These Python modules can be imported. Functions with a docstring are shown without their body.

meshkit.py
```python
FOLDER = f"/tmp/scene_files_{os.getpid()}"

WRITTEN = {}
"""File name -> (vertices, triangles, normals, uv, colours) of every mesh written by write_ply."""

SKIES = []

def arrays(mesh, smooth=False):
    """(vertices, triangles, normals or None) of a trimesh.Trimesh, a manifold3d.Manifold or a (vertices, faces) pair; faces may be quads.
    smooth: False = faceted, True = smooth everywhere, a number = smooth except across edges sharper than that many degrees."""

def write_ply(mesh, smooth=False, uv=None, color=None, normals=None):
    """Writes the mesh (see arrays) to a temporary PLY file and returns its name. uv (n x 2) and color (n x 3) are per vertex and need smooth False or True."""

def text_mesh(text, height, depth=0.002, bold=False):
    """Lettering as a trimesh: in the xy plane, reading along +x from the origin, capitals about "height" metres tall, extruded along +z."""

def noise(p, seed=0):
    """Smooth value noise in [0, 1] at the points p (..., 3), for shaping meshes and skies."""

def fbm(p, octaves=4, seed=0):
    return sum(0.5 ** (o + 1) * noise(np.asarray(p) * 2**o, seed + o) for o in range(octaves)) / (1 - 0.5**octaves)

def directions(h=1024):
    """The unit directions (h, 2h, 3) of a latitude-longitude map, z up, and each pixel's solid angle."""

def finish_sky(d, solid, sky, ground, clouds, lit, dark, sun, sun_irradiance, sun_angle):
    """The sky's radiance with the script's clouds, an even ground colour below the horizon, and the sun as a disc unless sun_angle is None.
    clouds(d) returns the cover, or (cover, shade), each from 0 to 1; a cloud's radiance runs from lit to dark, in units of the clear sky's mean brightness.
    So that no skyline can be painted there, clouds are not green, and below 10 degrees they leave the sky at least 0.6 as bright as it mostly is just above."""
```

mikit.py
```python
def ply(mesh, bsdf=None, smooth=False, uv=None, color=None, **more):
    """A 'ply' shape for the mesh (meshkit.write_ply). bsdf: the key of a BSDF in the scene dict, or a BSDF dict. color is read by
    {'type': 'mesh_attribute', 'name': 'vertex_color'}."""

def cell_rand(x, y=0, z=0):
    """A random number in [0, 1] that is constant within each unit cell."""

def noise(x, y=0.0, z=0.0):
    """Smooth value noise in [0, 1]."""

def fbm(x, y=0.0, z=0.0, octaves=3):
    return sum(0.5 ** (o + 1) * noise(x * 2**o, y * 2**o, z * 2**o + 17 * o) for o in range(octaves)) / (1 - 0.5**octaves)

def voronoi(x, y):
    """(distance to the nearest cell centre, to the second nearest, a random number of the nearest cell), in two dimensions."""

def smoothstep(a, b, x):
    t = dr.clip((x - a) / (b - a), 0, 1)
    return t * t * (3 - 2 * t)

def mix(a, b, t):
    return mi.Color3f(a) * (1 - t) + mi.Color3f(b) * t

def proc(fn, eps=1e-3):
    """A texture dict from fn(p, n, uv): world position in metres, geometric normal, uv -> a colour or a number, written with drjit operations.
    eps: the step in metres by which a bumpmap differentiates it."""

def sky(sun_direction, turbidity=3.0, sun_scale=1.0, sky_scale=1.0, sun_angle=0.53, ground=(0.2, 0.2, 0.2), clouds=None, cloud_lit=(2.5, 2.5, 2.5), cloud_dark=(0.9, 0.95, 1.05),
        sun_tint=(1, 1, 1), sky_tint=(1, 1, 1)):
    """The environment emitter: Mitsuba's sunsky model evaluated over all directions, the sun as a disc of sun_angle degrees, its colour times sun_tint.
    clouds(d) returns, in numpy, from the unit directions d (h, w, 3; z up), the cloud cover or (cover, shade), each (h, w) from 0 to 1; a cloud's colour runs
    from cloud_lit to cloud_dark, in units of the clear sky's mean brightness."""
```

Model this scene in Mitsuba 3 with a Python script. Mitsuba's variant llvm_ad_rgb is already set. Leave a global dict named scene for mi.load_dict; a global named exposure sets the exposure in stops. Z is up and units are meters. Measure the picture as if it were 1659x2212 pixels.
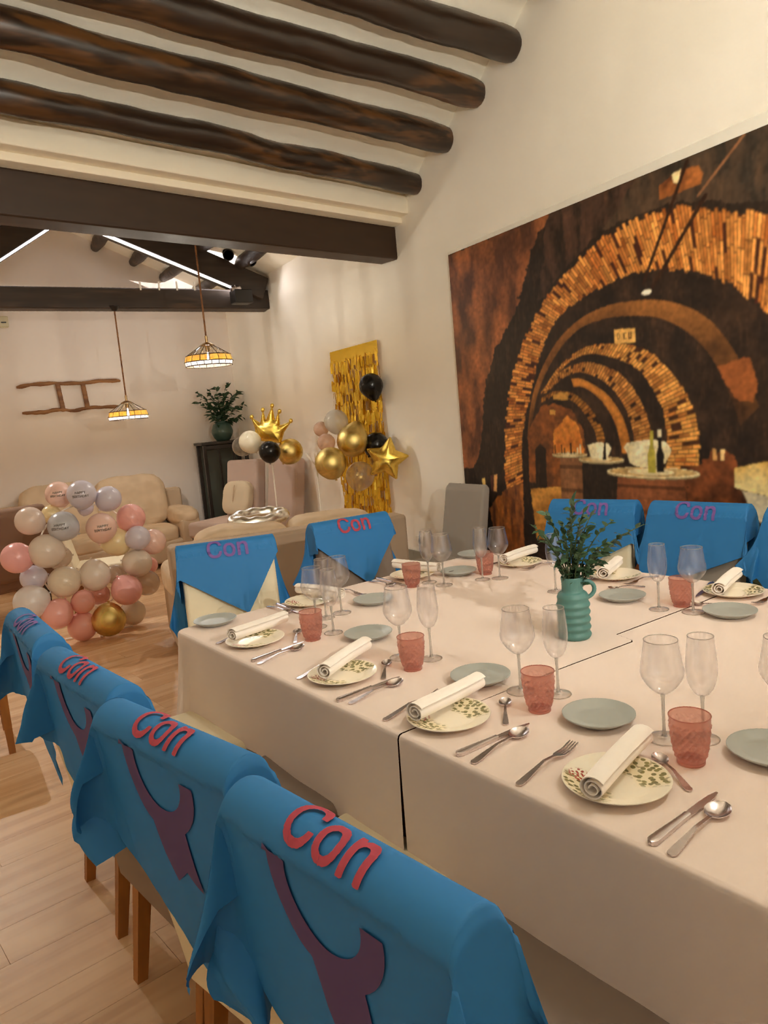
import math, random
import numpy as np, trimesh, mitsuba as mi, drjit as dr, mikit, meshkit
import manifold3d as m3
import shapely
from shapely.geometry import Polygon, box as sbox
from mikit import noise, fbm, smoothstep, mix

T4 = mi.ScalarTransform4f
scene, labels = {}, {}
rng = np.random.default_rng(7)
V = lambda *a: np.array(a, float)

# ------------------------------------------------------------------ camera, exposure
CAM, FWD, UP = V(0, 0, 1.49), V(.481, .867, -.131), V(.141, .071, .987)
scene['camera'] = {'type': 'perspective', 'fov': 55.3, 'fov_axis': 'x', 'near_clip': .02, 'far_clip': 60.0,
                   'to_world': T4().look_at(origin=CAM.tolist(), target=(CAM + FWD).tolist(), up=UP.tolist())}
exposure = 0.45
# ------------------------------------------------------------------ lights of the near room (unseen lamps, out of view)
WARM, WARM2, NEUT = V(1.0, .965, .86), V(1.0, .945, .85), V(1.0, .93, .92)
UNSEEN_GLOBE = 26.0          # unseen globe lamps out of view, lighting the near room
LED = 20.0            # strip lights on the rafters
BULB = 1200.0         # bulbs of the two leaded glass pendants
SPOT_TABLE, SPOT_WALL, SPOT_ROOF = 3.0, .5, 8.0
UNSEEN_SPOT_UP, UNSEEN_SPOT_FLOOR = 13.0, 8.5   # unseen spots out of view, lighting the near ceiling and the far floor


def rgb(c): return {'type': 'rgb', 'value': [float(x) for x in c]}


def S(r, g=None, b=None):
    if isinstance(r, str):
        r = r.lstrip('#'); r, g, b = (int(r[i:i + 2], 16) for i in (0, 2, 4))
    c = np.array([r, g, b], float) / 255
    return np.where(c <= .04045, c / 12.92, ((c + .055) / 1.055) ** 2.4)


# ------------------------------------------------------------------ materials
def mat(key, d): scene[key] = d; return key
def two(d): return {'type': 'twosided', 'bsdf': d}
def pr(color, rough=.6, **k):
    c = color if isinstance(color, dict) else rgb(color)
    return {'type': 'principled', 'base_color': c, 'roughness': float(rough), **k}
def lin(c): return mi.Color3f(*[float(x) for x in c])


def col_noise(c1, c2, f, oct_=3, stretch=(1, 1, 1), off=0.0):
    a, b = lin(c1), lin(c2)
    def fn(p, n, uv):
        return mix(a, b, smoothstep(.25, .75, fbm(p.x * f * stretch[0] + off, p.y * f * stretch[1], p.z * f * stretch[2], oct_)))
    return mikit.proc(fn)


def h_noise(f, oct_=3, stretch=(1, 1, 1)):
    return mikit.proc(lambda p, n, uv: fbm(p.x * f * stretch[0], p.y * f * stretch[1], p.z * f * stretch[2], oct_), 2e-3)


def bump(d, tex, s): return {'type': 'bumpmap', 'nested_bsdf': d, 'nested_texture': tex, 'scale': float(s)}


mat('m_wall', two(pr(col_noise(S('#ebe5d8'), S('#f1ebdf'), 1.6, 2), .9)))
mat('m_wall_far', two(pr(S('#e8ddd2'), .9)))
mat('m_ceiling', two(pr(S('#f0ead9'), .9)))
mat('m_trim', two(pr(S('#ece3ce'), .75)))
mat('m_skirt', two(pr(S('#8d8c80'), .4)))
mat('m_ledge', two(pr(S('#e4e0d4'), .85)))


def log_col(off, c1, c2, c3):
    a, b, c = lin(c1), lin(c2), lin(c3)
    def fn(p, n, uv):
        g = fbm(p.x * 3 + off, p.y * 22, p.z * 22, 3)
        w = smoothstep(.52, .72, fbm(p.x * 1.3 + off * 3, p.y * 3, p.z * 3, 2))
        return mix(mix(a, b, g), c, w * smoothstep(.35, .7, g))
    return mikit.proc(fn)


mat('m_log', two(pr(log_col(3.1, S('#1c120b'), S('#332216'), S('#5a3a1c')), .34, specular=.55)))
mat('m_beam', two(pr(log_col(9.7, S('#2b1a0c'), S('#362210'), S('#3c2613')), .55)))
mat('m_truss', two(pr(log_col(5.7, S('#241a12'), S('#3a2c20'), S('#4a3624')), .5)))
mat('m_wood_old', two(pr(col_noise(S('#6e4526'), S('#96683c'), 20, 3, (.3, 1, 1)), .6)))
mat('m_wood_leg', two(pr(col_noise(S('#7c4a1c'), S('#98612b'), 26, 3, (1, 1, .12)), .38)))
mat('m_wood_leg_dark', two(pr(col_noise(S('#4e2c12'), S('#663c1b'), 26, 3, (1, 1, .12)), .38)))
mat('m_wood_table', two(pr(S('#5a2a1c'), .35)))
PANG = math.radians(11.0)
PC, PS = math.cos(PANG), math.sin(PANG)


def plank_col(off, c1, c2, c3):
    a, b, c = lin(c1), lin(c2), lin(c3)
    def fn(p, n, uv):
        u, v = p.x * PC + p.y * PS, -p.x * PS + p.y * PC
        w = noise(u * 1.5 + off, v * 6, off) * .35
        g = fbm(u * 1.6 + off, (v + w * .12) * 26, off, 3)
        k = smoothstep(.62, .8, fbm(u * 2.2 + off * 2, v * 11 + off, 3.3, 2))
        return mix(mix(a, b, smoothstep(.3, .7, g)), c, k * .75)
    return mikit.proc(fn)


PLANKS = []
for i, (a, b, c) in enumerate([('#cca27a', '#d8b48e', '#b1865d'), ('#c59a70', '#d3ae88', '#aa7e57'), ('#cea57e', '#dab893', '#b58a62'), ('#c1956c', '#cfa981', '#a67a54'), ('#c99f76', '#d5b18a', '#ae835a')]):
    PLANKS.append(mat(f'm_plank{i}', two(pr(plank_col(i * 7.3, S(a), S(b), S(c)), .42, specular=.4))))
mat('m_subfloor', two(pr(S('#5e3f26'), .6)))
mat('m_cloth', two(pr(S('#dccbc0'), .85)))
mat('m_napkin', two(pr(S('#f0e8de'), .85)))
mat('m_cream', two(pr(S('#dfd3b6'), .55, specular=.35)))
mat('m_taupe', two(pr(S('#796a5f'), .75)))
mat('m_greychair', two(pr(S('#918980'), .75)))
mat('m_sofa', two(pr(S('#bea68a'), .7)))
mat('m_sofa_dark', two(pr(S('#a58e77'), .75)))
mat('m_sofa_pale', two(pr(col_noise(S('#c4ab8c'), S('#ceb596'), 9, 2), .7)))
mat('m_brown', two(pr(S('#7a5d4b'), .75)))
mat('m_mauve', two(pr(S('#b7a093'), .8)))
mat('m_pillow', two(pr(S('#cdbb9f'), .8)))
mat('m_black', two(pr(S('#181512'), .4)))
mat('m_blackwood', two(pr(S('#221a15'), .35)))
mat('m_smoke', two(pr(S('#4d544d'), .25)))
mat('m_white', two(pr(S('#e9e4d8'), .5)))
mat('m_greybox', two(pr(S('#c9c0a0'), .6)))
mat('m_seat_shadow', two(pr(S('#c9bd9c'), .6)))


mat('m_blue', two(pr(S('#236fac'), .7)))
mat('m_print_red', two(pr(S('#a63c50'), .7)))
mat('m_print_purple', two(pr(S('#6f5196'), .7)))
mat('m_print_dark', two(pr(S('#4f3a68'), .7)))
mat('m_steel', {'type': 'roughconductor', 'material': 'Cr', 'alpha': .09, 'specular_reflectance': rgb((1, .95, .9))})
mat('m_chrome', {'type': 'roughconductor', 'material': 'Cr', 'alpha': .06})
mat('m_silverfoil', two({'type': 'roughconductor', 'material': 'Ag', 'alpha': .12}))
mat('m_gold', two({'type': 'roughconductor', 'alpha': .2, 'eta': rgb((.2, .42, 1.3)), 'k': rgb((3.2, 2.5, 1.9)), 'specular_reflectance': rgb((.78, .68, .45))}))
mat('m_goldfoil', two({'type': 'roughconductor', 'alpha': .14, 'eta': rgb((.2, .42, 1.3)), 'k': rgb((3.2, 2.4, 1.7)), 'specular_reflectance': rgb((.95, .80, .36))}))
mat('m_fringe', two({'type': 'blendbsdf', 'weight': .45, 'a': {'type': 'roughconductor', 'alpha': .16, 'eta': rgb((.2, .42, 1.3)), 'k': rgb((3.2, 2.4, 1.7)), 'specular_reflectance': rgb((.95, .78, .25))},
                     'b': {'type': 'diffuse', 'reflectance': rgb(S('#c9961f'))}}))
mat('m_brass', two({'type': 'roughconductor', 'alpha': .2, 'eta': rgb((.44, .7, 1.2)), 'k': rgb((3.6, 2.7, 1.9)), 'specular_reflectance': rgb((.6, .5, .4))}))
mat('m_lead', two(pr(S('#3a2a18'), .4)))
mat('m_paneclear', {'type': 'thindielectric', 'specular_transmittance': rgb((.97, .96, .9))})
mat('m_paneamber', {'type': 'blendbsdf', 'weight': .5, 'a': {'type': 'thindielectric', 'specular_transmittance': rgb((.95, .72, .4))},
                    'b': {'type': 'principledthin', 'base_color': rgb(S('#a8702c')), 'roughness': .5, 'diff_trans': .9, 'spec_trans': 0.0}})
mat('m_panecream', {'type': 'principledthin', 'base_color': rgb(S('#fdf4d8')), 'roughness': .5, 'diff_trans': 1.7, 'spec_trans': 0.0})
mat('m_bowl', {'type': 'blendbsdf', 'weight': .065, 'a': {'type': 'thindielectric', 'int_ior': 1.6}, 'b': two({'type': 'roughconductor', 'alpha': .22, 'material': 'Cr'})})
mat('m_glass', {'type': 'dielectric', 'int_ior': 1.5})
mat('m_edge', {'type': 'blendbsdf', 'weight': .3, 'a': {'type': 'dielectric', 'int_ior': 1.5}, 'b': two(pr(S('#b9b2a6'), .2))})
mat('m_pink', {'type': 'blendbsdf', 'weight': .26, 'a': {'type': 'thindielectric', 'int_ior': 1.6, 'specular_transmittance': rgb(S('#e6bfb3'))},
               'b': {'type': 'principledthin', 'base_color': rgb(S('#d6a298')), 'roughness': .25, 'diff_trans': 1.1, 'spec_trans': 0.0}})
mat('m_stone', two(pr(S('#a2a5a0'), .38, specular=.5)))
mat('m_vase', two(pr(S('#4b7671'), .5)))
mat('m_teal', two(pr(S('#3c544c'), .3)))
mat('m_leaf', two(pr(S('#263e27'), .5)))
mat('m_leaf2', two(pr(S('#324a30'), .5)))
mat('m_stem', two(pr(S('#33401f'), .6)))
mat('m_darktext', two(pr(S('#4c443c'), .7)))


def floral(p, n, uv):
    x, y = (uv.x - .5) * .21, (uv.y - .5) * .21
    r = dr.sqrt(x * x + y * y)
    th = dr.atan2(y, x)
    sect = smoothstep(-.25, .35, dr.cos(2 * th + .7)) * smoothstep(.03, .05, r) * smoothstep(.1, .094, r)
    f1, f2, w = mikit.voronoi(x * 105 + 3, y * 72 + 8)
    leaf = smoothstep(.45, .33, f1) * smoothstep(.15, .2, w)
    vein = smoothstep(.05, .02, dr.abs(fbm(x * 34 + 5, y * 34, 1.7, 2) - .5))
    g = mix(lin(S('#5c5a3a')), lin(S('#8d8656')), w)
    red = smoothstep(.026, .018, dr.sqrt(dr.square(x + .028) + dr.square(y - .062)))
    f3, f4, w3 = mikit.voronoi(x * 140, y * 140)
    base = mix(lin(S('#ece3cf')), lin(S('#e6d9b4')), sect * .8)
    c = mix(base, lin(S('#8a7a58')), vein * sect * .7)
    c = mix(c, g, leaf * sect)
    c = mix(c, lin(S('#9c3f37')), red * smoothstep(.5, .25, f3))
    return c


mat('m_floral', two(pr(mikit.proc(floral), .25, specular=.5, clearcoat=.4)))


def pearl(key, c, trans=.0, cc=1.0):
    d = {'type': 'plastic', 'diffuse_reflectance': rgb(S(c)), 'int_ior': 1.55, 'nonlinear': False}
    d = {'type': 'roughplastic', 'alpha': .09, 'diffuse_reflectance': rgb(S(c)), 'int_ior': 1.55}
    if trans:
        d = {'type': 'blendbsdf', 'weight': float(trans), 'a': two(d), 'b': {'type': 'thindielectric', 'specular_transmittance': rgb(S(c) ** .5)}}
    else:
        d = two(d)
    mat('m_b_' + key, d)


for k, c, t in [('peach', '#eec9ba', .12), ('lavender', '#d2cbd6', .08), ('coral', '#efaea4', .05), ('blush', '#ead6c9', .18), ('yellow', '#ecd8a6', .1), ('bluegrey', '#c3c4ca', .1),
                ('pink', '#f0b0ae', .05), ('pearl', '#e6d8c9', .15), ('beige', '#e6d7c0', .15), ('clearpearl', '#d2c0ae', .65), ('clearcoral', '#d9a08f', .45), ('white', '#e6dfdc', .1),
                ('cream', '#efe7cd', .03), ('black', '#16120f', 0), ('silverclear', '#d8d3c8', .62), ('clear', '#e8dfce', .9), ('rose', '#e2bfa6', .6)]:
    pearl(k, c, t)


mat('m_b_black', two(pr(S('#0e0b0a'), .22, specular=.35)))


# ------------------------------------------------------------------ mesh helpers
def TM(v, f): return trimesh.Trimesh(np.asarray(v, float), np.asarray(f), process=False)
def cat(*ms): return trimesh.util.concatenate([m for m in ms if m is not None])
def from_m3(m):
    q = m.to_mesh(); return TM(q.vert_properties[:, :3], q.tri_verts)


def rbox(size, r=.02, c=(0, 0, 0), seg=8):
    """Box with rounded edges: hull of eight spheres."""
    sx, sy, sz = [max(s / 2 - r, 1e-4) for s in size]
    sp = trimesh.creation.icosphere(1, r).vertices if seg <= 8 else trimesh.creation.icosphere(2, r).vertices
    pts = np.vstack([sp + V(a * sx, b * sy, d * sz) for a in (-1, 1) for b in (-1, 1) for d in (-1, 1)])
    h = trimesh.convex.convex_hull(pts)
    h.apply_translation(c); return h


def box(size, c=(0, 0, 0)):
    b = trimesh.creation.box(size); b.apply_translation(c); return b


def rotz(m, deg):
    m = m.copy(); m.apply_transform(trimesh.transformations.rotation_matrix(math.radians(deg), [0, 0, 1])); return m


def mv(m, *t):
    m = m.copy(); m.apply_translation(t[0] if len(t) == 1 else t); return m


def rot(m, deg, ax, pt=(0, 0, 0)):
    m = m.copy(); m.apply_transform(trimesh.transformations.rotation_matrix(math.radians(deg), ax, pt)); return m


def grid(P, close_u=False, close_v=False):
    """Faces for a (n, m, 3) array of points."""
    n, m = P.shape[:2]; f = []
    idx = np.arange(n * m).reshape(n, m)
    a = idx if close_u else idx[:-1]; A = np.roll(idx, -1, 0) if close_u else idx[1:]
    if not close_u: A = idx[1:]
    def q(a, A):
        if close_v: return a, np.roll(a, -1, 1), np.roll(A, -1, 1), A
        return a[:, :-1], a[:, 1:], A[:, 1:], A[:, :-1]
    p0, p1, p2, p3 = [x.ravel() for x in q(a, A)]
    return TM(P.reshape(-1, 3), np.vstack([np.c_[p0, p3, p2], np.c_[p0, p2, p1]]))


def lathe(prof, n=40, caps=False):
    prof = np.asarray(prof, float); th = np.arange(n) * 2 * np.pi / n
    P = np.stack([prof[:, 0][None] * np.cos(th)[:, None], prof[:, 0][None] * np.sin(th)[:, None], np.repeat(prof[:, 1][None], n, 0)], -1)
    return grid(P, close_u=True)


def smooth_prof(pts, n=8):
    """Catmull-Rom through profile points."""
    p = np.asarray(pts, float); p = np.vstack([2 * p[0] - p[1], p, 2 * p[-1] - p[-2]]); out = []
    for i in range(1, len(p) - 2):
        for t in np.arange(n) / n:
            out.append(.5 * ((2 * p[i]) + (p[i + 1] - p[i - 1]) * t + (2 * p[i - 1] - 5 * p[i] + 4 * p[i + 1] - p[i + 2]) * t * t + (3 * p[i] - p[i - 1] - 3 * p[i + 1] + p[i + 2]) * t ** 3))
    out.append(p[-2]); return np.array(out)


def tube(path, rad, n=10, caps=True):
    path = np.asarray(path, float); rad = np.broadcast_to(np.asarray(rad, float), len(path))
    tg = np.gradient(path, axis=0); tg /= np.linalg.norm(tg, axis=1, keepdims=True) + 1e-12
    a = np.cross(tg[0], [0, 0, 1] if abs(tg[0][2]) < .9 else [1, 0, 0]); a /= np.linalg.norm(a); rows = []
    for p, t, r in zip(path, tg, rad):
        a = a - t * (a @ t); a /= np.linalg.norm(a); b = np.cross(t, a); th = np.arange(n) * 2 * np.pi / n
        rows.append(p + r * (np.cos(th)[:, None] * a + np.sin(th)[:, None] * b))
    P = np.array(rows); m = grid(P, close_v=True)
    if caps:
        v = np.vstack([m.vertices, path[0], path[-1]]); k = len(m.vertices); f = [m.faces]; i = np.arange(n)
        f.append(np.c_[np.full(n, k), (i + 1) % n, i][:, ::-1]); f.append(np.c_[np.full(n, k + 1), i + k - n, (i + 1) % n + k - n][:, ::-1])
        m = TM(v, np.vstack(f))
    return fixn(m)


def fixn(m):
    if m.volume < 0: m = TM(m.vertices, m.faces[:, ::-1])
    return m


def torus(R, r, n=32, k=10):
    th = np.arange(n) * 2 * np.pi / n; ph = np.arange(k) * 2 * np.pi / k
    P = np.stack([(R + r * np.cos(ph))[None] * np.cos(th)[:, None], (R + r * np.cos(ph))[None] * np.sin(th)[:, None], np.repeat((r * np.sin(ph))[None], n, 0)], -1)
    return fixn(grid(P, True, True))


def cushion(size, e=.45, sub=4, seed=0, amp=0.0):
    s = trimesh.creation.icosphere(sub); v = s.vertices; q = np.sign(v) * np.abs(v) ** e
    q = q / np.max(np.abs(q), axis=0)
    q = q * (1 - .12 * (np.abs(q) ** 3)[:, [1, 2, 0]] * .5)
    q = q * np.array(size) / 2
    if amp: q = q + v * (meshkit.fbm(q * 9 + seed, 3, seed) - .5)[:, None] * 2 * amp
    return TM(q, s.faces)


def extrude(poly, h, z0=0.0):
    m = trimesh.creation.extrude_polygon(poly, h, engine='earcut'); m.apply_translation([0, 0, z0]); return m


def frame(pos, deg=0.0, s=1.0):
    return T4().translate([float(x) for x in pos]).rotate([0, 0, 1], float(deg)).scale(float(s))


# ------------------------------------------------------------------ entries
used = {}
def key_for(name):
    n = used.get(name, -1) + 1; used[name] = n
    return name if n == 0 else f'{name}_{n:03d}'


def tag(key, label, category, group=None, kind=None):
    labels[key] = {'label': label, 'category': category}
    if group: labels[key]['group'] = group
    if kind: labels[key]['kind'] = kind
    return key


def struct(name, mesh, m, smooth=False, label=None, **k):
    scene[name] = mikit.ply(mesh, m, smooth, **k); labels[name] = {'kind': 'structure'}
    if label: labels[name]['label'] = label


def part_names(parts):
    seen = {}; out = []
    for n, d in parts:
        i = seen.get(n, -1) + 1; seen[n] = i
        out.append((n if i == 0 else f'{n}_{i:03d}', d))
    return out


def thing(name, parts, label, category, at=None, group=None, plabels=None):
    """parts: a list of (name, ply dict) or one ply dict; names of sub-parts are 'part__sub'."""
    key = key_for(name)
    w = {} if at is None else {'to_world': at}
    if isinstance(parts, dict): scene[key] = {**parts, **w}
    else:
        for n, d in part_names(parts): scene[key + '__' + n] = {**d, **w}
    tag(key, label, category, group)
    for n, t in (plabels or {}).items(): labels[key + '__' + n] = {'label': t}
    return key


def ply(m, b, s=35, **k): return mikit.ply(m, b, s, **k)


# ================================================================== THE SETTING
WX, YF, YB, XL = 3.1, 9.26, -3.0, -1.0
room = sbox(XL, YB, WX, YF)
struct('floor', box((WX - XL, YF - YB, .1), ((WX + XL) / 2, (YF + YB) / 2, -.054)), 'm_subfloor')
n = 0
seg = sbox(XL + .003, .2, WX - .003, YF - .003)
for r in range(-22, 60):
    v0 = r * .19; u0 = -4 + (r * .47 % 1.3)
    while u0 < 12:
        q = Polygon([(u * PC - v * PS, u * PS + v * PC) for u, v in ((u0 + .0006, v0 + .0006), (u0 + 1.2994, v0 + .0006), (u0 + 1.2994, v0 + .1894), (u0 + .0006, v0 + .1894))]).intersection(seg)
        u0 += 1.3
        if q.is_empty or q.geom_type != 'Polygon' or q.area < .004: continue
        scene['floor__plank' + (f'_{n:03d}' if n else '')] = mikit.ply(extrude(q, .004, -.004), PLANKS[int(rng.integers(5))]); n += 1


def wall_mesh(n_y, n_z, y0, y1, z1, amp, seed):
    y = np.linspace(y0, y1, n_y); z = np.linspace(0, z1, n_z); Y, Z = np.meshgrid(y, z, indexing='ij')
    d = (meshkit.fbm(np.stack([Y * 4.5, Z * .35, 0 * Y], -1), 4, seed) - .5) * 2 * amp + (meshkit.fbm(np.stack([Y * 1.6, Z * 1.5, 0 * Y + 4], -1), 3, seed + 9) - .5) * amp
    return Y, Z, d


Y, Z, d = wall_mesh(420, 70, YB, YF, 5.6, .005, 3)
front = np.stack([WX + d, Y, Z], -1)
m = grid(front)
struct('wall_right', m, 'm_wall', True)
x = np.linspace(XL, WX, 160); z = np.linspace(0, 5.0, 60); X, Z = np.meshgrid(x, z, indexing='ij')
d = (meshkit.fbm(np.stack([X * 3.5, Z * .5, 0 * X], -1), 4, 5) - .5) * .01
struct('wall_far', grid(np.stack([X, YF + d, Z], -1)), 'm_wall_far', True)
struct('wall_left', box((.1, YF - YB, 5.6), (XL - .05, (YF + YB) / 2, 2.8)), 'm_wall')
struct('wall_back', box((WX - XL + .2, .1, 5.6), ((WX + XL) / 2, YB - .05, 2.8)), 'm_wall')
struct('baseboard_right', box((.014, 4.3, .36), (WX - .012, 7.1, .18)), 'm_skirt')
struct('baseboard_far', box((WX - XL - .06, .014, .09), ((WX + XL) / 2, YF - .012, .045)), 'm_skirt')

# near ceiling: sloped, vaulted between the logs
BD = V(math.cos(math.radians(14)), math.sin(math.radians(14)), 0)   # direction of the big beam
PB = V(BD[1], -BD[0], 0)                                            # horizontal, towards the camera
P0 = V(3.1, 4.617, 3.148)
def plane_z(x, y): return P0[2] + .417 * ((x - P0[0]) * PB[0] + (y - P0[1]) * PB[1])
LOGS = [((.37, 3.97), (3.1, 4.655), .070, .078), ((.37, 3.645), (3.1, 4.262), .078, .088), ((1.18, 3.525), (3.1, 3.885), .078, .088), ((1.18, 3.22), (3.1, 3.56), .085, .09),
        ((1.18, 2.88), (3.1, 3.17), .085, .09), ((1.18, 2.50), (3.1, 2.76), .085, .09)]


def y_on(a, b, x): return a[1] + (b[1] - a[1]) * (x - a[0]) / (b[0] - a[0])


lines = [lambda x: 4.86 - (3.1 - x) * .249] + [(lambda x, L=L: y_on(L[0], L[1], x)) for L in LOGS] + [lambda x: 2.0, lambda x: 0.2]
xs = np.linspace(XL, WX + .02, 40)
for i in range(len(lines) - 1):
    t = np.linspace(0, 1, 14); P = np.zeros((40, 14, 3))
    for j, xx in enumerate(xs):
        y = lines[i](xx) + (lines[i + 1](xx) - lines[i](xx)) * t
        P[j, :, 0], P[j, :, 1] = xx, y
        P[j, :, 2] = plane_z(xx, y) + .035 + (.05 * np.sin(np.pi * t) ** .7 if 0 < i < len(lines) - 2 else 0)
    P[..., 2] += (meshkit.fbm(P * 3, 3, 2) - .5) * .015
    if i == 0: allm = []
    allm.append(grid(P))
xb = np.linspace(XL, WX, 3)
zt = plane_z(1.0, .2) + .035
allm.append(grid(np.array([[[xx, .2, plane_z(xx, .2) + .035], [xx, YB, 5.1]] for xx in xb])))
struct('ceiling', cat(*allm), 'm_ceiling', 40)

# big square beam, plaster fascias above it and the wall over them
BEAM_A, LB = V(3.1, 5.02, 0), 4.3


def along(y_wall, z0, z1, depth, l=LB, r=.0, clip=0.0):
    """A bar along the beam direction; its near face meets the right wall at y_wall."""
    s = r or .0
    m = rbox((l, depth, z1 - z0), r, seg=8) if r else box((l, depth, z1 - z0))
    c = V(3.1 + .02, y_wall, (z0 + z1) / 2) - BD * (l / 2) - PB * depth / 2
    m = rotz(m, 14); return mv(m, c)


prof = Polygon([(0, 0), (-.035, 0), (-.22, 0), (-.22, .245), (0, .245), (0, .03), (-.012, .004)])
thing('square_beam', ply(along(5.02, 2.672, 2.915, .2, r=.014), 'm_beam'), 'wide dark brown square beam crossing the room between the two ceilings', 'beam')
struct('trim_1', along(4.915, 2.912, 2.958, .32, r=.006), 'm_trim', 30)
struct('trim_2', along(4.815, 2.955, 3.085, .45, r=.008), 'm_trim', 30)
struct('wall_over_beam', along(5.12, 2.91, 5.2, .1), 'm_wall')


def make_log(L, seed):
    a, b = V(*L[0], 0), V(*L[1], 0); dd = b - a; dd /= np.linalg.norm(dd)
    a = a + dd * ((XL + .02 - a[0]) / dd[0]); b = b + dd * .03
    N = 90; t = np.linspace(0, 1, N)[:, None]; P = a + (b - a) * t
    P[:, 2] = plane_z(P[:, 0], P[:, 1]) - .012
    r = np.linspace(L[2], L[3], N)
    w = meshkit.fbm(np.c_[t * 5.0, t * 0 + seed, t * 0], 3, seed) - .5
    P[:, 1] += w * .04; P[:, 2] += (meshkit.fbm(np.c_[t * 6.0, t * 0 + seed, t * 0 + 4], 3, seed + 3) - .5) * .035
    r = r * (1 + (meshkit.fbm(np.c_[t * 9.0, t * 0, t * 0 + seed], 3, seed + 5) - .5) * .22)
    r[-5:] *= np.array([1, 1, .98, .93, .8])
    m = tube(P, r, 22); v = m.vertices
    nn = meshkit.fbm(v * np.array([6, 22, 22.]) + seed, 3, seed) - .5
    m.vertices = v + m.vertex_normals * (nn * .014)[:, None]
    return m


for i, L in enumerate(LOGS[:5]):
    where = ['lowest rough dark log of the ceiling, next to the white plaster fascia', 'second rough log from the white fascia, the one with bright varnish glints at its left',
             'third rough log from the white fascia, with a lighter worn amber patch', 'fourth rough log from the fascia, cut by the top edge of the photo',
             'fifth rough log from the fascia, only its corner side shown at the top'][i]
    thing('ceiling_log', ply(make_log(L, 11 + i * 3), 'm_log', True), where, 'log', group='rough logs under the near ceiling')

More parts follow.
